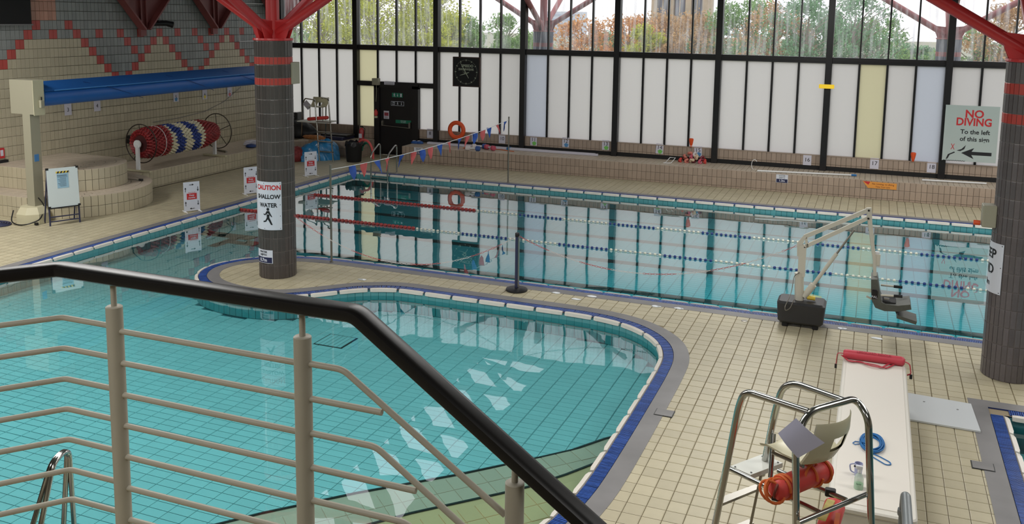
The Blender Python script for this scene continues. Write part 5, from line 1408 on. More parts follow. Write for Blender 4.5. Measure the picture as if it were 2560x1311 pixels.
for lay, (rad_, nn) in enumerate(((.33, 26), (.26, 20))):
    m_ = int(Lr / .075)
    for i in range(m_):
        u = i / (m_ - 1); y = y0_ + .12 + u * Lr; rad2 = rad_ * (1 if u < .8 else 1 - (u - .8) * 1.9) * (1 if u > .04 else .9)
        for k in range(nn):
            a = 2 * pi * (k + .5 * (i % 2)) / nn
            if lay == 1 and .05 < u < .95: continue
            if lay == 0 and not (-2.6 < ((a + pi) % (2 * pi)) - pi < 3.0): pass
            ph = u * 10.5 - a * .8 / 1.6
            if u < .26 or u > .74: key = 'r'
            else: key = 'w' if (int((u * 9.0 + (a if a < pi else a - 2 * pi) * .33) + 20) % 2) == 0 else 'b'
            c = Vector((RXr + rad2 * cos(a), y, AZ + rad2 * sin(a))); rd = Vector((cos(a), 0, sin(a)))
            p0 = c - rd * .02 + Vector((0, -.038, 0)); p1 = c + rd * .035 + Vector((0, .035, 0))
            fl_[key].tube([p0, (p0 + p1) / 2 + rd * .01, p1], [.034, .036, .018], 6)
M_reelr = mat('reel_float_red', (140, 40, 42), .45, island=.25); M_reelw = mat('reel_float_white', (214, 206, 178), .5, island=.12); M_reelb = mat('reel_float_blue', (38, 60, 130), .45, island=.2)
for key, nm, m in (('r', 'red_floats', M_reelr), ('b', 'blue_floats', M_reelb), ('w', 'white_floats', M_reelw)): fl_[key].build(nm, m, re_, kind='stuff')
MB().cyl((RXr, y0_ + .1, AZ), (RXr, y1_ - .1, AZ), .2, 20).build('drum', mat('dark_red_drum', (70, 24, 26), .6), re_)
MB().tube([(RXr + .375 * cos(2 * pi * k / 30), y0_ + .55, AZ + .375 * sin(2 * pi * k / 30)) for k in range(30)], .008, 6, closed=True).build('tie_band', M_white, re_)
t = thing('reel_brake_box', 'black box behind the left end of the lane rope reel', 'box', (-16.7, 18.0, 1.3)); p = at_x(370, 350, -16.9)
MB().rbox((RX0 + .1, p.y, p.z), (.2, .34, .2), .02).build('body', M_black, t)
t = thing('steel_rod', 'short steel bar lying on the bench right of the lane rope reel', 'bar', at_z(557, 378, LZ)); a, b_ = at_z(545, 375, LZ + .02), at_z(566, 380, LZ + .02); MB().cyl(a, b_, .03, 10).build('bar', M_steel, t)
t = thing('folded_towel', 'pale folded cloth on the left bench just left of the dark column', 'cloth', at_z(628, 358, LZ)); p = at_z(628, 358, LZ + .05)
for i in range(3): MB().rbox((p.x, p.y, LZ + .03 + .04 * i), (.28 - .03 * i, .4 - .04 * i, .035), .03).build('fold', M_paper, t)
t = thing('blue_goggle_bag', 'small dark blue bag on the left bench beside the dark column', 'bag', at_z(627, 369, LZ)); p = at_z(628, 369, LZ); MB().lathe([(.1, 0), (.16, .03), (.13, .08), (.03, .11)], p, 14).build('bag', mat('bag_blue', (34, 62, 120), .5), t, True)

# ------------------------------------------------------------------ papers, brackets and fittings on the left wall
def numcard(px, py, s, lab, splash=None):
    p = at_x(px, py, RX0 + .02); t = thing('number_card', lab, 'card', p); w, h = .2, .27
    M = Mx(p, (0, 1, 0), (0, 0, 1)); MB().box((0, 0, 0), (w, h, .003), M).build('paper', M_paper, t)
    if s: text(s, .13, M @ Matrix.Translation((0, -.01, .003)), M_ink, t)
    if splash: MB().prism([(.05 * cos(a) * (1 + .25 * sin(a * 5)), -.07 + .05 * sin(a)) for a in [2 * pi * k / 16 for k in range(16)]], 0, .002, M @ Matrix.Translation((0, 0, .002))).build('splash', splash, t)
numcard(170, 274, '3', 'plain white card numbered three near the end box of the blue reel'); numcard(243, 264, '4', 'plain white card numbered four right of card three on the left wall')
M_spb = mat('splash_blue', (86, 146, 196), .5); M_spg = mat('splash_green', (120, 196, 92), .5); M_spy = mat('splash_yellow', (224, 204, 90), .5); M_spr = mat('splash_red', (206, 110, 116), .5)
numcard(440, 242, '5', 'white card numbered five with blue blob under the blue reel', M_spb); numcard(512, 236, '6', 'white card numbered six with yellow blob under the blue reel', M_spy); numcard(574, 230, '7', 'white card numbered seven with red blob under the blue reel', M_spr)
for px, ptop, lab in ((352, 0, 'first inverted triangular maroon steel bracket on the left wall'), (532, 0, 'second maroon bracket behind the red strut'), (695, 0, 'third maroon bracket hidden behind the dark column struts')):
    apex = at_x(px, 73 - (px - 352) * .018, RX0 + .04); t = thing('steel_bracket', lab, 'bracket', apex); w = 1.15; hh = 1.5
    M = Mx(apex, (0, 1, 0), (0, 0, 1))
    MB().prism([(-.07, 0), (.07, 0), (w * 1.28, hh), (-w * 1.28, hh)], .02, .06, M).build('plate', M_maroon, t)
    for s_ in (-1, 1):
        a, b_ = M @ Vector((s_ * .07, 0, .14)), M @ Vector((s_ * w * 1.28, hh, .14)); dd = b_ - a
        MB().box((0, 0, 0), (dd.length, .04, .24), Mx((a + b_) / 2, dd, Vector((1, 0, 0)).cross(dd))).build('flange', M_maroon, t)
        MB().box((s_ * .09, hh / 2, .09), (.03, hh, .08), M).build('rib', M_maroon, t)
    MB().box((0, -.08, .05), (.2, .18, .08), M).build('shoe', M_maroon, t)
p0, p1 = at_x(0, 60, RX0 + .1), at_x(77, 60, RX0 + .1); t = thing('dark_panel', 'large dark panel high in the top left corner', 'panel', p0)
MB().bb((RX0 + .003, p0.y - 2, p1.z), (RX0 + .12, p1.y, p1.z + 1.4)).build('panel', M_blackm, t); MB().bb((RX0 + .1, p0.y - 2, p1.z - .03), (RX0 + .14, p1.y + .03, p1.z)).build('edge', M_cable, t)
p = at_x(415, 60, RX0 + .2); t = thing('spotlight', 'black spotlight between the two maroon brackets', 'spotlight', p)
MB().tube([p + Vector((-.15, -.35, .0)), p + Vector((0, .0, .02)), p + Vector((.1, .14, -.02))], [.05, .07, .085], 14).build('housing', M_black, t, True); MB().tube([p + Vector((.1, .14, -.02)), p + Vector((.11, .155, -.022))], .05, 14).build('lens', M_steel, t); MB().rbox(p + Vector((-.1, -.1, .07)), (.08, .2, .05), .02).build('yoke', M_black, t)
a, b_ = at_x(596, 8, RX0 + .05), at_x(596, 104, RX0 + .05); t = thing('goal_frame', 'thin white square frame on the upper left wall near the column', 'frame', b_)
MB().tube([(a.x, a.y + 1.4, a.z), (a.x, a.y, a.z), (a.x, a.y, b_.z), (a.x, a.y + 1.4, b_.z)], .015, 6).build('tube', M_white, t)
p = at_x(5, 385, RX0 + .05); t = thing('wall_notice', 'red and white notice over a dark panel at the left picture edge', 'notice', p)
MB().bb((RX0, p.y - .35, p.z - .1), (RX0 + .03, p.y + .08, p.z + .12)).build('red_notice', M_inkr, t); MB().bb((RX0, p.y - .4, p.z - .62), (RX0 + .06, p.y + .14, p.z - .14)).build('dark_panel', M_blackm, t); MB().bb((RX0 + .03, p.y - .02, p.z - .05), (RX0 + .034, p.y + .05, p.z + .08)).build('white_symbol', M_paper, t)
t = thing('white_cable', 'thin cable sagging across the left wall below the blue reel', 'cable', (RX0, 20, 1.5))
MB().tube([Vector((RX0 + .02, y, z)) for y, z in ((18.6, 1.32), (19.6, 1.34), (20.6, 1.42), (21.4, 1.62), (22.2, 2.0))], .008, 5).build('cable', M_cable, t)

# ------------------------------------------------------------------ number cards and signs along the window wall
CARD = {'8': 'plain white card numbered eight just right of the black door', '9': 'white card numbered nine with yellow blob beside the lifebuoy', '10': 'plain white card numbered ten beside the far flag pole',
    '11': 'card numbered eleven with green blob right of the third wide post', '12': 'card numbered twelve with blue blob in the middle bay', '13': 'card numbered thirteen with green blob against a wide post', '14': 'tilted card numbered fourteen with green blob',
    '15': 'card numbered fifteen with blue blob above the armband pile', '16': 'plain white card numbered sixteen left of the post with the yellow light', '17': 'plain white card numbered seventeen above the orange warning strip', '18': 'plain white card numbered eighteen left of the no diving sign'}
def fcard(px, py, s, lab, splash=None, tilt=0):
    p = at_y(px, py, WY - .02); t = thing('number_card', lab, 'card', (p.x, WY - .02, p.z - .13)); w, h = .2, .27
    M = Mx((p.x, WY - .018, p.z), (cos(RAD(tilt)), 0, sin(RAD(tilt))), (-sin(RAD(tilt)), 0, cos(RAD(tilt))))
    MB().box((0, 0, 0), (w, h, .003), M).build('paper', M_paper, t); text(s, .14, M @ Matrix.Translation((0, .03 if splash else 0, .003)), M_ink, t)
    if splash: MB().prism([(.02 + .06 * cos(a) * (1 + .2 * sin(a * 5)), -.075 + .055 * sin(a)) for a in [2 * pi * k / 16 for k in range(16)]], 0, .002, M @ Matrix.Translation((0, 0, .003))).build('splash', splash, t)
for px, py, s, sp, tl in ((1075, 334, '8', None, 0), (1187, 342, '9', M_spy, 0), (1255, 347, '10', None, 0), (1334, 352, '11', M_spg, 0), (1414, 356, '12', M_spb, 0), (1514, 363, '13', M_spg, 0), (1649, 372, '14', M_spg, -4), (1745, 379, '15', M_spb, 2), (2018, 400, '16', None, 0), (2186, 409, '17', None, 0), (2329, 418, '18', None, 0)):
    fcard(px, py, s, CARD[s], sp, tl)
y_ = BY - .012
p = at_y(1955, 447, y_); t = thing('depth_sign', 'white and navy water depth sign reading 1.3m on the bench front', 'sign', (p.x, y_, p.z - .1))
flat(t, p.x - .14, p.x + .14, p.z - .1, p.z + .1, y_, M_signw); flat(t, p.x - .13, p.x + .13, p.z - .095, p.z - .01, y_ - .004, M_navy, 'navy_panel', .002); tfront('WATER\nDEPTH', .045, p.x, p.z + .045, y_ - .006, M_ink, t); tfront('1.3m', .07, p.x, p.z - .052, y_ - .008, M_signw, t, bold=.002)
p = at_y(1046, 378, y_); t = thing('depth_sign', 'small water depth sign on the bench front near the black door', 'sign', (p.x, y_, p.z - .1))
flat(t, p.x - .14, p.x + .14, p.z - .1, p.z + .1, y_, M_signw); flat(t, p.x - .13, p.x + .13, p.z - .095, p.z - .01, y_ - .004, M_navy, 'navy_panel', .002); tfront('WATER\nDEPTH', .045, p.x, p.z + .045, y_ - .006, M_ink, t); tfront('0.9m', .07, p.x, p.z - .052, y_ - .008, M_signw, t, bold=.002)
p = at_y(2198, 464, y_); t = thing('warning_sign', 'orange warning strip with red triangle on the bench front at the right', 'sign', (p.x, y_, p.z - .1))
M_ow = mat('orange_sign', (222, 150, 66), .5); Mo = Mx((p.x, y_, p.z), (1, 0, 0), (0, 0, 1))
MB().prism([(-.37, .08), (.38, .07), (.38, -.075), (-.16, -.075), (-.24, -.08)], 0, .004, Mo).build('plate', M_ow, t); MB().prism([(-.35, .075), (-.2, .075), (-.24, -.0)], .004, .006, Mo).build('red_triangle', M_inkr, t)
tfront('No running, no diving', .055, p.x + .08, p.z + .03, y_ - .007, mat('brown_ink', (130, 70, 40), .6), t); tfront('Take Your care', .05, p.x + .08, p.z - .035, y_ - .007, MATS['brown_ink'], t)
# no diving sign
YN = 23.78; t = thing('no_diving_sign', 'large pale NO DIVING sign with arrow at the right end of the window wall', 'sign', (2.1, YN, .95))
MB().bb((1.58, YN, .93), (2.72, YN + .02, 2.25)).build('plate', mat('no_diving_plate', (176, 188, 184), .5), t)
tfront('NO', .25, 2.2, 2.05, YN - .002, M_inkr, t, bold=.007); tfront('DIVING', .25, 2.2, 1.86, YN - .002, M_inkr, t, bold=.007, squash=.9)
tfront('To the left', .145, 2.24, 1.63, YN - .002, M_ink, t, bold=.003); tfront('of this sign', .145, 2.24, 1.46, YN - .002, M_ink, t, bold=.003)
MA = Mx((2.3, YN, 1.13), (1, 0, 0), (0, 0, 1))
MB().prism([(-.32, 0), (-.05, .13), (-.1, .04), (.32, .04), (.32, -.04), (-.1, -.04), (-.05, -.13)], 0, .003, MA).build('arrow', M_ink, t)
tfront('X', .2, 1.79, 1.26, YN - .003, M_inkr, t, squash=.6); MD = Mx((1.8, YN, 1.1), (1, 0, 0), (0, 0, 1))
MB().prism([(-.14, -.14), (-.1, -.02), (.03, .05), (.05, .03), (-.06, -.03), (-.1, -.12)], 0, .003, MD).build('diver', M_ink, t); MB().prism([(.08, .08), (.18, .12), (.27, .22), (.24, .12), (.16, .07)], 0, .003, MD).build('diver', M_ink, t)
wv = [(-.2 + .025 * i, -.17 + .012 * (i % 2)) for i in range(20)]; MB().tube([MD @ Vector((x, z, .004)) for x, z in wv], .006, 4).build('water_line', M_ink, t)
# pace clock
t = thing('wall_clock', 'large square black clock hanging in front of the frosted windows', 'clock', (-10.87, 23.8, 2.17)); yc = 23.86
cxk, czk, hw = -10.875, 2.585, .425
MB().bb((cxk - hw, yc, czk - hw), (cxk + hw, yc + .09, czk + hw)).build('case', mat('clock_case', (58, 34, 26), .5), t); MB().bb((cxk - hw + .03, yc - .006, czk - hw + .03), (cxk + hw - .03, yc, czk + hw - .03)).build('dial', M_blackm, t)
M_lume = mat('clock_marks', (176, 182, 160), .5); tk = MB(); tk2 = MB()
for k in range(60):
    a = 2 * pi * k / 60; r0, r1, w = (.31, .355, .012) if k % 5 == 0 else (.33, .35, .004)
    M = Mx((cxk, yc - .008, czk), (cos(a), 0, sin(a)), (-sin(a), 0, cos(a))); tk.box(((r0 + r1) / 2, 0, 0), (r1 - r0, w * 1.6, .002), M)
tk.build('minute_marks', M_lume, t)
tfront('SPEEDO', .105, cxk + .04, czk + .17, yc - .009, M_lume, t, bold=.002); tfront('SWIMWEAR', .09, cxk + .0, czk + .07, yc - .009, M_lume, t, bold=.0015)
def hand(a, l0, l1, w, n, m=M_lume):
    a = RAD(a); M = Mx((cxk, yc - .013, czk - .04), (sin(a), 0, cos(a)), (cos(a), 0, -sin(a))); MB().prism([(-l0, -w * .4), (-l0, w * .4), (0, w), (l1, w * .25), (l1, -w * .25), (0, -w)], 0, .002, M).build(n, m, t)
hand(-31, .16, .36, .012, 'minute_hand'); hand(252, .1, .2, .014, 'hour_hand'); hand(-68, .02, .12, .008, 'second_hand')
MB().bb((cxk - .2, yc + .09, czk + hw - .1), (cxk + .2, 23.94, czk + hw - .05)).build('hanger', M_black, t)
p = at_y(2066, 217, 23.7); t = thing('yellow_beacon', 'small yellow warning light on the fifth wide window post', 'lamp', p)
MB().rbox((p.x, 23.78, p.z), (.36, .08, .1), .03).build('lens', mat('beacon_yellow', (240, 200, 50), .3, emis=.5), t, True); MB().bb((p.x - .06, 23.8, p.z - .03), (p.x + .06, 23.84, p.z + .03)).build('bracket', M_black, t)

# ------------------------------------------------------------------ things on the window bench
def onb(px, py, z=BZ): return at_z(px, py, z)
t = thing('lifebuoy', 'orange lifebuoy ring standing against the wall under the windows', 'lifebuoy', (-11.13, 23.75, .6)); c = Vector((-11.13, 23.78, .905))
MB().tube([c + Vector((.215 * cos(2 * pi * k / 36), .0, .215 * sin(2 * pi * k / 36))) for k in range(36)], .062, 14, closed=True).build('ring', M_oran, t, True)
MB().tube([c + Vector((0, .05, .2)), c + Vector((0, .15, .3))], .01, 6).build('hook', M_black, t)
t = thing('white_pipe', 'long double white pipe lying along the back of the bench', 'pipe', (-9.4, 23.6, BZ))
for dy, dz, xa_, xb_ in ((0, 0, -12.0, -6.85), (.07, .0, -12.0, -6.95)): MB().bb((xa_, 23.62 + dy, BZ + .005), (xb_, 23.675 + dy, BZ + .06)).build('pipe', M_paper, t)
MB().bb((-9.5, 23.6, BZ), (-9.42, 23.76, BZ + .07)).build('blue_strap', M_rope, t)
t = thing('white_pole', 'long thin white pole with blue grip lying on the right part of the bench', 'pole', (-1.4, 23.3, BZ)); a, b_ = onb(1893, 427, BZ + .03), onb(2128, 438, BZ + .03)
MB().cyl(a, b_, .02).build('pole', M_white, t); MB().cyl(b_, b_ + (b_ - a).normalized() * .12, .024).build('grip', M_rope, t)
t = thing('white_pole', 'short white pole lying on the bench below the no diving sign', 'pole', (1.6, 23.4, BZ)); MB().cyl(onb(2305, 450, BZ + .03), onb(2466, 459, BZ + .03), .02).build('pole', M_white, t)
t = thing('wire_hoop', 'thin white wire hoop leaning on the bench in the right half', 'hoop', onb(1882, 418)); c = onb(1886, 412, BZ + .12); MB().tube([c + Vector((.07 * cos(a), 0, .13 * sin(a))) for a in [pi * .2 + 1.5 * pi * k / 16 for k in range(17)]], .008, 6).build('wire', M_white, t, True)
t = thing('swim_shoes', 'pair of blue and white pool shoes on the bench by the door', 'shoes', onb(1042, 360))
for k, px in enumerate((1037, 1049)):
    p = onb(px, 359 + k * .6, BZ); b = MB(); b.lathe([(.07, 0), (.085, .02), (.07, .06), (.03, .085)], (0, 0, 0), 14); b.v = [Vector((v.x * 1.5, v.y * .9, v.z)) + p for v in b.v]; b.build('shoe', mat('shoe_blue', (40, 84, 150), .5), t, True); MB().rbox(p + Vector((-.02, 0, .075)), (.09, .07, .03), .02).build('lining', M_paper, t)
def dumbbell(px, py, ang, m1, m2, lab):
    p = onb(px, py, BZ + .075); t = thing('foam_dumbbell', lab, 'dumbbell', (p.x, p.y, BZ)); d = Vector((cos(RAD(ang)), sin(RAD(ang)), 0))
    MB().cyl(p - d * .2, p + d * .2, .02, 8).build('bar', M_white, t)
    for s_ in (-1, 1): MB().tube([p + d * s_ * .08, p + d * s_ * .1, p + d * s_ * .19, p + d * s_ * .21], [.05, .07, .07, .05], 14).build('foam_end', m1 if s_ < 0 else m2, t, True)
M_fw = mat('foam_white', (214, 206, 206), .6); M_fbl = mat('foam_blue', (52, 86, 150), .6); M_fpk = mat('foam_pink', (196, 84, 104), .6)
dumbbell(1182, 371, 8, M_fw, M_fbl, 'white and blue foam dumbbell, leftmost on the bench'); dumbbell(1198, 366, 30, M_fw, M_fbl, 'white and blue foam dumbbell lying behind the first one'); dumbbell(1225, 369, -30, M_fpk, M_fpk, 'pink foam dumbbell at the right of the group')
t = thing('orange_rope', 'thin orange rope beside the foam dumbbells', 'rope', onb(1163, 370)); MB().tube([onb(x, y, BZ + .01) for x, y in ((1158, 371), (1165, 368), (1172, 371), (1166, 373), (1160, 370))], .012, 6).build('rope', M_strap, t, True)
t = thing('orange_rope', 'orange rope lying along the bench right of the dumbbells', 'rope', onb(1250, 376)); MB().tube([onb(x, y, BZ + .01) for x, y in ((1236, 373), (1250, 374), (1262, 376), (1285, 379))], .01, 6).build('rope', M_strap, t, True)
cc = onb(1728, 408, BZ); cols = [M_fpk, M_red, M_fw, mat('foam_salmon', (214, 128, 112), .6), mat('foam_cream', (214, 190, 160), .6), mat('foam_maroon', (120, 44, 56), .6)]
CN = ['pink', 'red', 'white', 'salmon', 'cream', 'maroon']
pos = [(-.3, 0, 0, 1), (-.12, -.05, 0, 3), (.05, .05, .0, 5), (.22, -.03, 0, 0), (.33, .03, 0, 1), (-.2, .1, .08, 3), (-.02, .02, .1, 0), (.12, 0, .1, 4), (.08, .06, .17, 2), (-.06, .08, .18, 3), (.27, .05, .08, 5), (.02, -.08, .03, 4)]
PL = ['far left', 'left front', 'middle back', 'right front', 'far right', 'left back', 'upper left', 'upper middle', 'topmost', 'top back', 'upper right', 'front middle']
for q, (dx, dy, dz, ci) in enumerate(pos):
    rnd = random.Random(q); c = cc + Vector((dx, dy + .05, dz + .05)); t = thing('armband', '%s swim armband in the pile on the bench, %s of the heap' % (CN[ci], PL[q]), 'armband', (c.x, c.y, c.z - .05), 'pile of swim armbands on the bench')
    d = Vector((rnd.uniform(-1, 1), rnd.uniform(-.5, .5), rnd.uniform(-.3, .3))).normalized(); n1 = d.orthogonal().normalized(); n2 = d.cross(n1)
    MB().tube([c + (n1 * cos(2 * pi * k / 14) + n2 * sin(2 * pi * k / 14)) * .045 + d * .02 * sin(k) for k in range(14)], .03, 8, closed=True).build('ring', cols[ci], t, True); MB().tube([c - d * .05, c + n1 * .07, c + d * .06], .008, 5).build('strap', cols[(ci + 2) % 6], t)
t = thing('small_white_frame', 'small white metal frame on the bench left of the armband pile', 'frame', onb(1673, 408)); p = onb(1675, 407, BZ)
MB().tube([p + Vector(v) for v in ((-.1, -.1, .01), (.0, -.02, .14), (.14, -.02, .14), (.05, -.1, .01))], .011, 6, closed=True).build('upper_loop', M_white, t)
MB().tube([p + Vector(v) for v in ((-.1, -.1, .01), (-.14, -.16, .01), (-.02, -.16, .01), (.05, -.1, .01))], .011, 6).build('lower_loop', M_white, t)
for px, py, lab in ((1728, 356, 'orange torch-shaped cone standing on the sill left of card 15'), (2283, 392, 'orange cone standing on the sill left of card 18')):
    p = at_y(px, py, 23.9); b = MB(); b.lathe([(.03, -.09), (.045, -.03), (.06, .05), (.062, .09), (.04, .105)], (p.x + .0, 23.9, p.z), 14); t = thing('orange_cone', lab, 'cone', (p.x, 23.9, p.z - .09)); b.build('cone', M_oran, t, True); MB().lathe([(.025, 0), (.03, .02)], (p.x, 23.9, .835), 10).build('foot', M_oran, t)

# ------------------------------------------------------------------ far left corner: second lifeguard chair and clutter
def at3(px, py, Y): return at_y(px, py, Y)
bc = thing('lifeguard_chair', 'smaller looking steel lifeguard chair with cream seat in the far left corner', 'chair', (-14.9, 22.1, 0))
Yf = 22.1
FR, FL = at_y(833, 404, Yf), at_y(799, 406, Yf - .05); BL, BR = at_y(754, 372, 23.1), at_y(814, 372, 23.1)
for p in (FR, FL): p.z = max(p.z, 0)
tFL, tFR = at_y(787, 250, Yf + .1), at_y(821, 247, Yf + .1); tBL, tBR = at_y(762, 246, 22.75), at_y(803, 243, 22.75)
FL.z = 0; FR.z = 0; BL.z = .44; BR.z = .44
FL = Vector((FL.x, min(FL.y, 22.1), 0))
MB().tube(fillet([FL, at_y(788, 262, Yf + .08), tFL, tBL, at_y(757, 262, 22.8), BL], .12, 6), .02, 10).build('arm_rail', M_chrome, bc, True)
MB().tube(fillet([FR, at_y(822, 262, Yf + .08), tFR, tBR, at_y(815, 258, 22.8), BR], .12, 6), .02, 10).build('arm_rail', M_chrome, bc, True)
for y, dy in ((380, 0), (355, 0), (331, 0), (305, 0)):
    k = (406 - y) / 156; a = at_y(799 - k * 12, y, Yf); b_ = at_y(833 - k * 12 + 2, y - 1, Yf); MB().bb((a.x, a.y - .03, (a.z + b_.z) / 2 - .012), (b_.x, a.y + .03, (a.z + b_.z) / 2 + .012)).build('step', M_steel, bc)
pz = at_y(790, 303, 22.5).z; MB().bb((at_y(757, 303, 22.5).x, 22.2, pz - .015), (at_y(828, 303, 22.5).x, 22.8, pz + .015)).build('platform', M_plat, bc)
sx0, sx1 = at_y(776, 260, 22.6).x, at_y(815, 260, 22.6).x; sz, tz_ = at_y(795, 266, 22.5).z, at_y(795, 243, 22.7).z
b = MB(); prof2 = [(22.3, sz), (22.45, sz - .01), (22.62, sz), (22.7, sz + .1), (22.76, tz_)]
b.v = [Vector((x, y, z)) for y, z in prof2 for x in (sx0, sx0 + (sx1 - sx0) * .35, sx0 + (sx1 - sx0) * .65, sx1)]
for r_ in range(4):
    for k in range(3):
        if r_ == 2 and k == 1: continue
        b.f.append((r_ * 4 + k, r_ * 4 + k + 1, r_ * 4 + k + 5, r_ * 4 + k + 4))
k = len(b.v); b.v += [v + Vector((0, .015, -.012)) for v in b.v[:k]]; b.f += [tuple(i + k for i in f) for f in b.f]
b.build('seat_shell', M_cream, bc)
for x in (sx0 + .05, sx1 - .05): MB().cyl((x, 22.5, pz), (x, 22.5, sz), .012, 8).build('seat_post', M_steel, bc)
a, b_ = at_y(769, 298, 22.2), at_y(821, 294, 22.2); t, d = rescue_tube('rescue_tube', 'red rescue tube resting on the platform of the far lifeguard chair', a, b_, .05)
t = thing('paper_sheet', 'white paper sheet hanging askew on the far lifeguard chair', 'paper', at_y(769, 263, 22.0)); sheet([at_y(x, y, 22.68) for x, y in ((766, 250), (757, 260), (770, 275), (780, 265))], t, m=M_paper, n=4, bow=.008)
# crate, bag heap, mat, clutter on the corner bench
t = thing('plastic_crate', 'black ribbed crate and white slatted box on the window sill beside the column', 'crate', (-15.3, 23.7, .84))
x0, x1 = at_y(729, 294, 23.7).x, at_y(742, 294, 23.7).x; x2 = at_y(750, 294, 23.7).x
for i in range(7): MB().bb((x0, 23.55, .84 + i * .045), (x1, 23.85, .87 + i * .045)).build('slat', M_paper if i % 2 else M_cable, t)
MB().rbox(((x1 + x2) / 2, 23.7, 1.0), (x2 - x1, .3, .32), .03).build('black_box', M_black, t)
def heap(name, lab, cat, c, dims, m, seed, nb=9, group=None):
    rnd = random.Random(seed); t = thing(name, lab, cat, c); bm = bmesh.new(); bmesh.ops.create_icosphere(bm, subdivisions=4, radius=1)
    cs = [Vector((rnd.gauss(0, 1), rnd.gauss(0, 1), rnd.gauss(0, 1))).normalized() for _ in range(nb)]
    for v in bm.verts:
        k = 1 + sum(.16 * max(0, v.co.dot(q)) ** 6 for q in cs) - .08 * abs(sin(v.co.x * 7 + v.co.y * 5 + seed)) - .05 * abs(sin(v.co.y * 11 + v.co.z * 9))
        v.co *= k; v.co.x *= dims[0] / 2; v.co.y *= dims[1] / 2; v.co.z = max(v.co.z, -.55) * dims[2] / 1.55 + dims[2] * .355
    me = bpy.data.meshes.new('body'); bm.to_mesh(me); bm.free(); me.materials.append(m); me.polygons.foreach_set('use_smooth', [True] * len(me.polygons))
    o = bpy.data.objects.new('body', me); COL.objects.link(o); o.parent = t; return t
p = onb(765, 338, BZ); t = heap('equipment_bag', 'black equipment bag slumped on the bench behind the far lifeguard chair', 'bag', (p.x, 23.35, BZ), (1.1, .6, .5), mat('bag_black', (24, 26, 30), .5), 3)
p = onb(865, 340, BZ); t = thing('folded_mat', 'flat dark navy mat lying on the corner bench', 'mat', (p.x, 23.4, BZ)); MB().rbox((p.x, 23.45, BZ + .05), (1.0, .7, .1), .03).build('mat', mat('mat_navy', (26, 28, 58), .5), t); MB().rbox((p.x + .1, 23.5, BZ + .12), (.9, .5, .05), .02).build('upper_mat', M_black, t)
p = onb(822, 322, BZ); t = thing('red_jug', 'red plastic container on the corner bench behind the far chair', 'container', (p.x, 23.6, BZ)); MB().rbox((p.x, 23.6, BZ + .19), (.26, .2, .38), .04).build('body', mat('jug_red', (150, 44, 52), .4), t, True); MB().cyl((p.x, 23.6, BZ + .38), (p.x, 23.6, BZ + .42), .03, 10).build('cap', M_black, t)
t = heap('orange_netting', 'crumpled orange cord netting on the edge of the corner bench', 'netting', (onb(785, 348, BZ).x, 23.05, BZ), (.7, .25, .12), mat('netting_orange', (170, 110, 62), .7, var=.4, nscale=30), 8, 14)
p = at_y(904, 330, 23.2); t = thing('fire_extinguisher', 'red fire extinguisher on the corner bench left of the black door', 'extinguisher', (p.x, 23.2, BZ)); M_ext = mat('extinguisher_red', (168, 52, 56), .35)
MB().lathe([(.07, 0), (.075, .02), (.075, .34), (.05, .4), (.02, .42)], (p.x, 23.2, BZ), 18).build('cylinder', M_ext, t, True); MB().rbox((p.x, 23.2, BZ + .45), (.1, .04, .04), .01).build('handle', M_black, t); MB().tube(fillet([(p.x + .03, 23.2, BZ + .43), (p.x + .12, 23.2, BZ + .4), (p.x + .09, 23.18, BZ + .15)], .06, 4), .01, 6).build('hose', M_black, t); MB().bb((p.x - .05, 23.12, BZ + .12), (p.x + .05, 23.13, BZ + .25)).build('label', M_paper, t)
# blue tarpaulin roll, bin, foam noodles on the deck
tb = at_z(795, 403, 0); rnd = random.Random(5)
t = thing('tarpaulin_roll', 'large crumpled bright blue plastic cover heaped below the far lifeguard chair', 'tarpaulin', (-14.75, 22.3, 0)); M_tarp = mat('tarp_blue', (44, 124, 176), .25, var=.18, nscale=6, bump=.6, bscale=7)
b = MB(); nA, nB = 30, 22; pa, pb_ = Vector((at_z(748, 404, 0).x, at_z(748, 404, 0).y, 0)), Vector((at_z(850, 398, 0).x + .0, min(at_z(850, 398, 0).y, 22.5), 0))
for i in range(nA + 1):
    u = i / nA; c = pa.lerp(pb_, u) + Vector((-.12, .18, 0)); hgt = .22 + .34 * sin(pi * min(1, u * .62 + .1)) ** 1.0 * (1 if u < .85 else 1 - (u - .85) * 2.2); wd = .3
    for k in range(nB + 1):
        a = pi * k / nB; f_ = 1 + .09 * sin(5 * a + u * 19) * sin(u * 13 + 2) + .05 * sin(23 * u + a * 9)
        dd = (pb_ - pa).normalized(); sd_ = Vector((dd.y, -dd.x, 0)); b.v.append(c + sd_ * cos(a) * wd * f_ + Vector((0, 0, sin(a) * hgt * f_)))
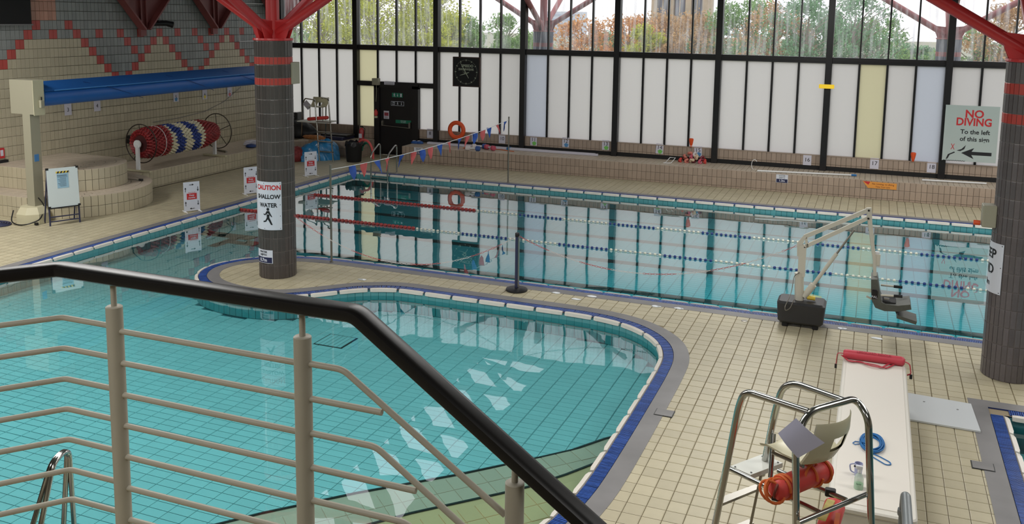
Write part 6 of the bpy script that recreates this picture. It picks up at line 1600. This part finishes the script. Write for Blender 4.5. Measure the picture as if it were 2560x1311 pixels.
for i in range(nA):
    for k in range(nB): q = i * (nB + 1) + k; b.f.append((q, q + 1, q + nB + 2, q + nB + 1))
b.f.append(tuple(range(nB + 1))); b.f.append(tuple(nA * (nB + 1) + k for k in range(nB + 1))[::-1]); b.build('cover', M_tarp, t, True)
t = heap('red_net_bundle', 'dark red rolled bundle sticking out of the left end of the blue cover', 'bundle', (pa.x - .15, pa.y + .05, 0), (.5, .5, .42), mat('bundle_red', (120, 40, 40), .6, var=.4, nscale=14), 11, 12)
p = at_z(885, 404, 0); p.y = min(p.y, 22.6); t = thing('rubbish_bin', 'black round bin with black liner below the corner bench', 'bin', (p.x, p.y, 0))
MB().lathe([(.2, 0), (.21, .02), (.245, .52), (.25, .53)], p, 24).build('bin_body', M_blackm, t, True); b = MB()
pts = [(p.x + .25 * cos(a) * (1 + .15 * sin(a * 5)), p.y + .25 * sin(a) * (1 + .15 * sin(a * 4))) for a in [2 * pi * k / 30 for k in range(30)]]; b.strip([Vector((x, y, .47 + .03 * sin(i * 1.7))) for i, (x, y) in enumerate(pts)], [Vector((p.x + (x - p.x) * .95, p.y + (y - p.y) * .95, .58 + .03 * sin(i * 2.3))) for i, (x, y) in enumerate(pts)], True); b.build('liner', mat('liner_black', (34, 34, 38), .3), t)
def noodle(x0, x1, Y, h, m, lab, r=.035):
    t = thing('foam_noodle', lab, 'noodle', (x1, Y, 0)); pts = []
    for k in range(25):
        a = pi * (1 - k / 24 * .98); pts.append(Vector(((x0 + x1) / 2 + (x1 - x0) / 2 * cos(a), Y, h * sin(a) ** .7 if k > 12 else h * (.55 + .45 * sin(a)))))
    pts = [p_ if p_.z > .02 else Vector((p_.x, p_.y, .03)) for p_ in pts]; MB().tube(pts, r, 10).build('foam', m, t, True)
nx0, nx1 = at_y(893, 360, 22.6).x, at_y(935, 360, 22.6).x; noodle(nx0, nx1, 22.55, .62, mat('noodle_red', (206, 86, 84), .6), 'arched red foam noodle leaning out of the black bin')
noodle(nx0 + .1, nx1 - .1, 22.68, .52, mat('noodle_green', (36, 130, 104), .6), 'green foam noodle curved inside the red one')
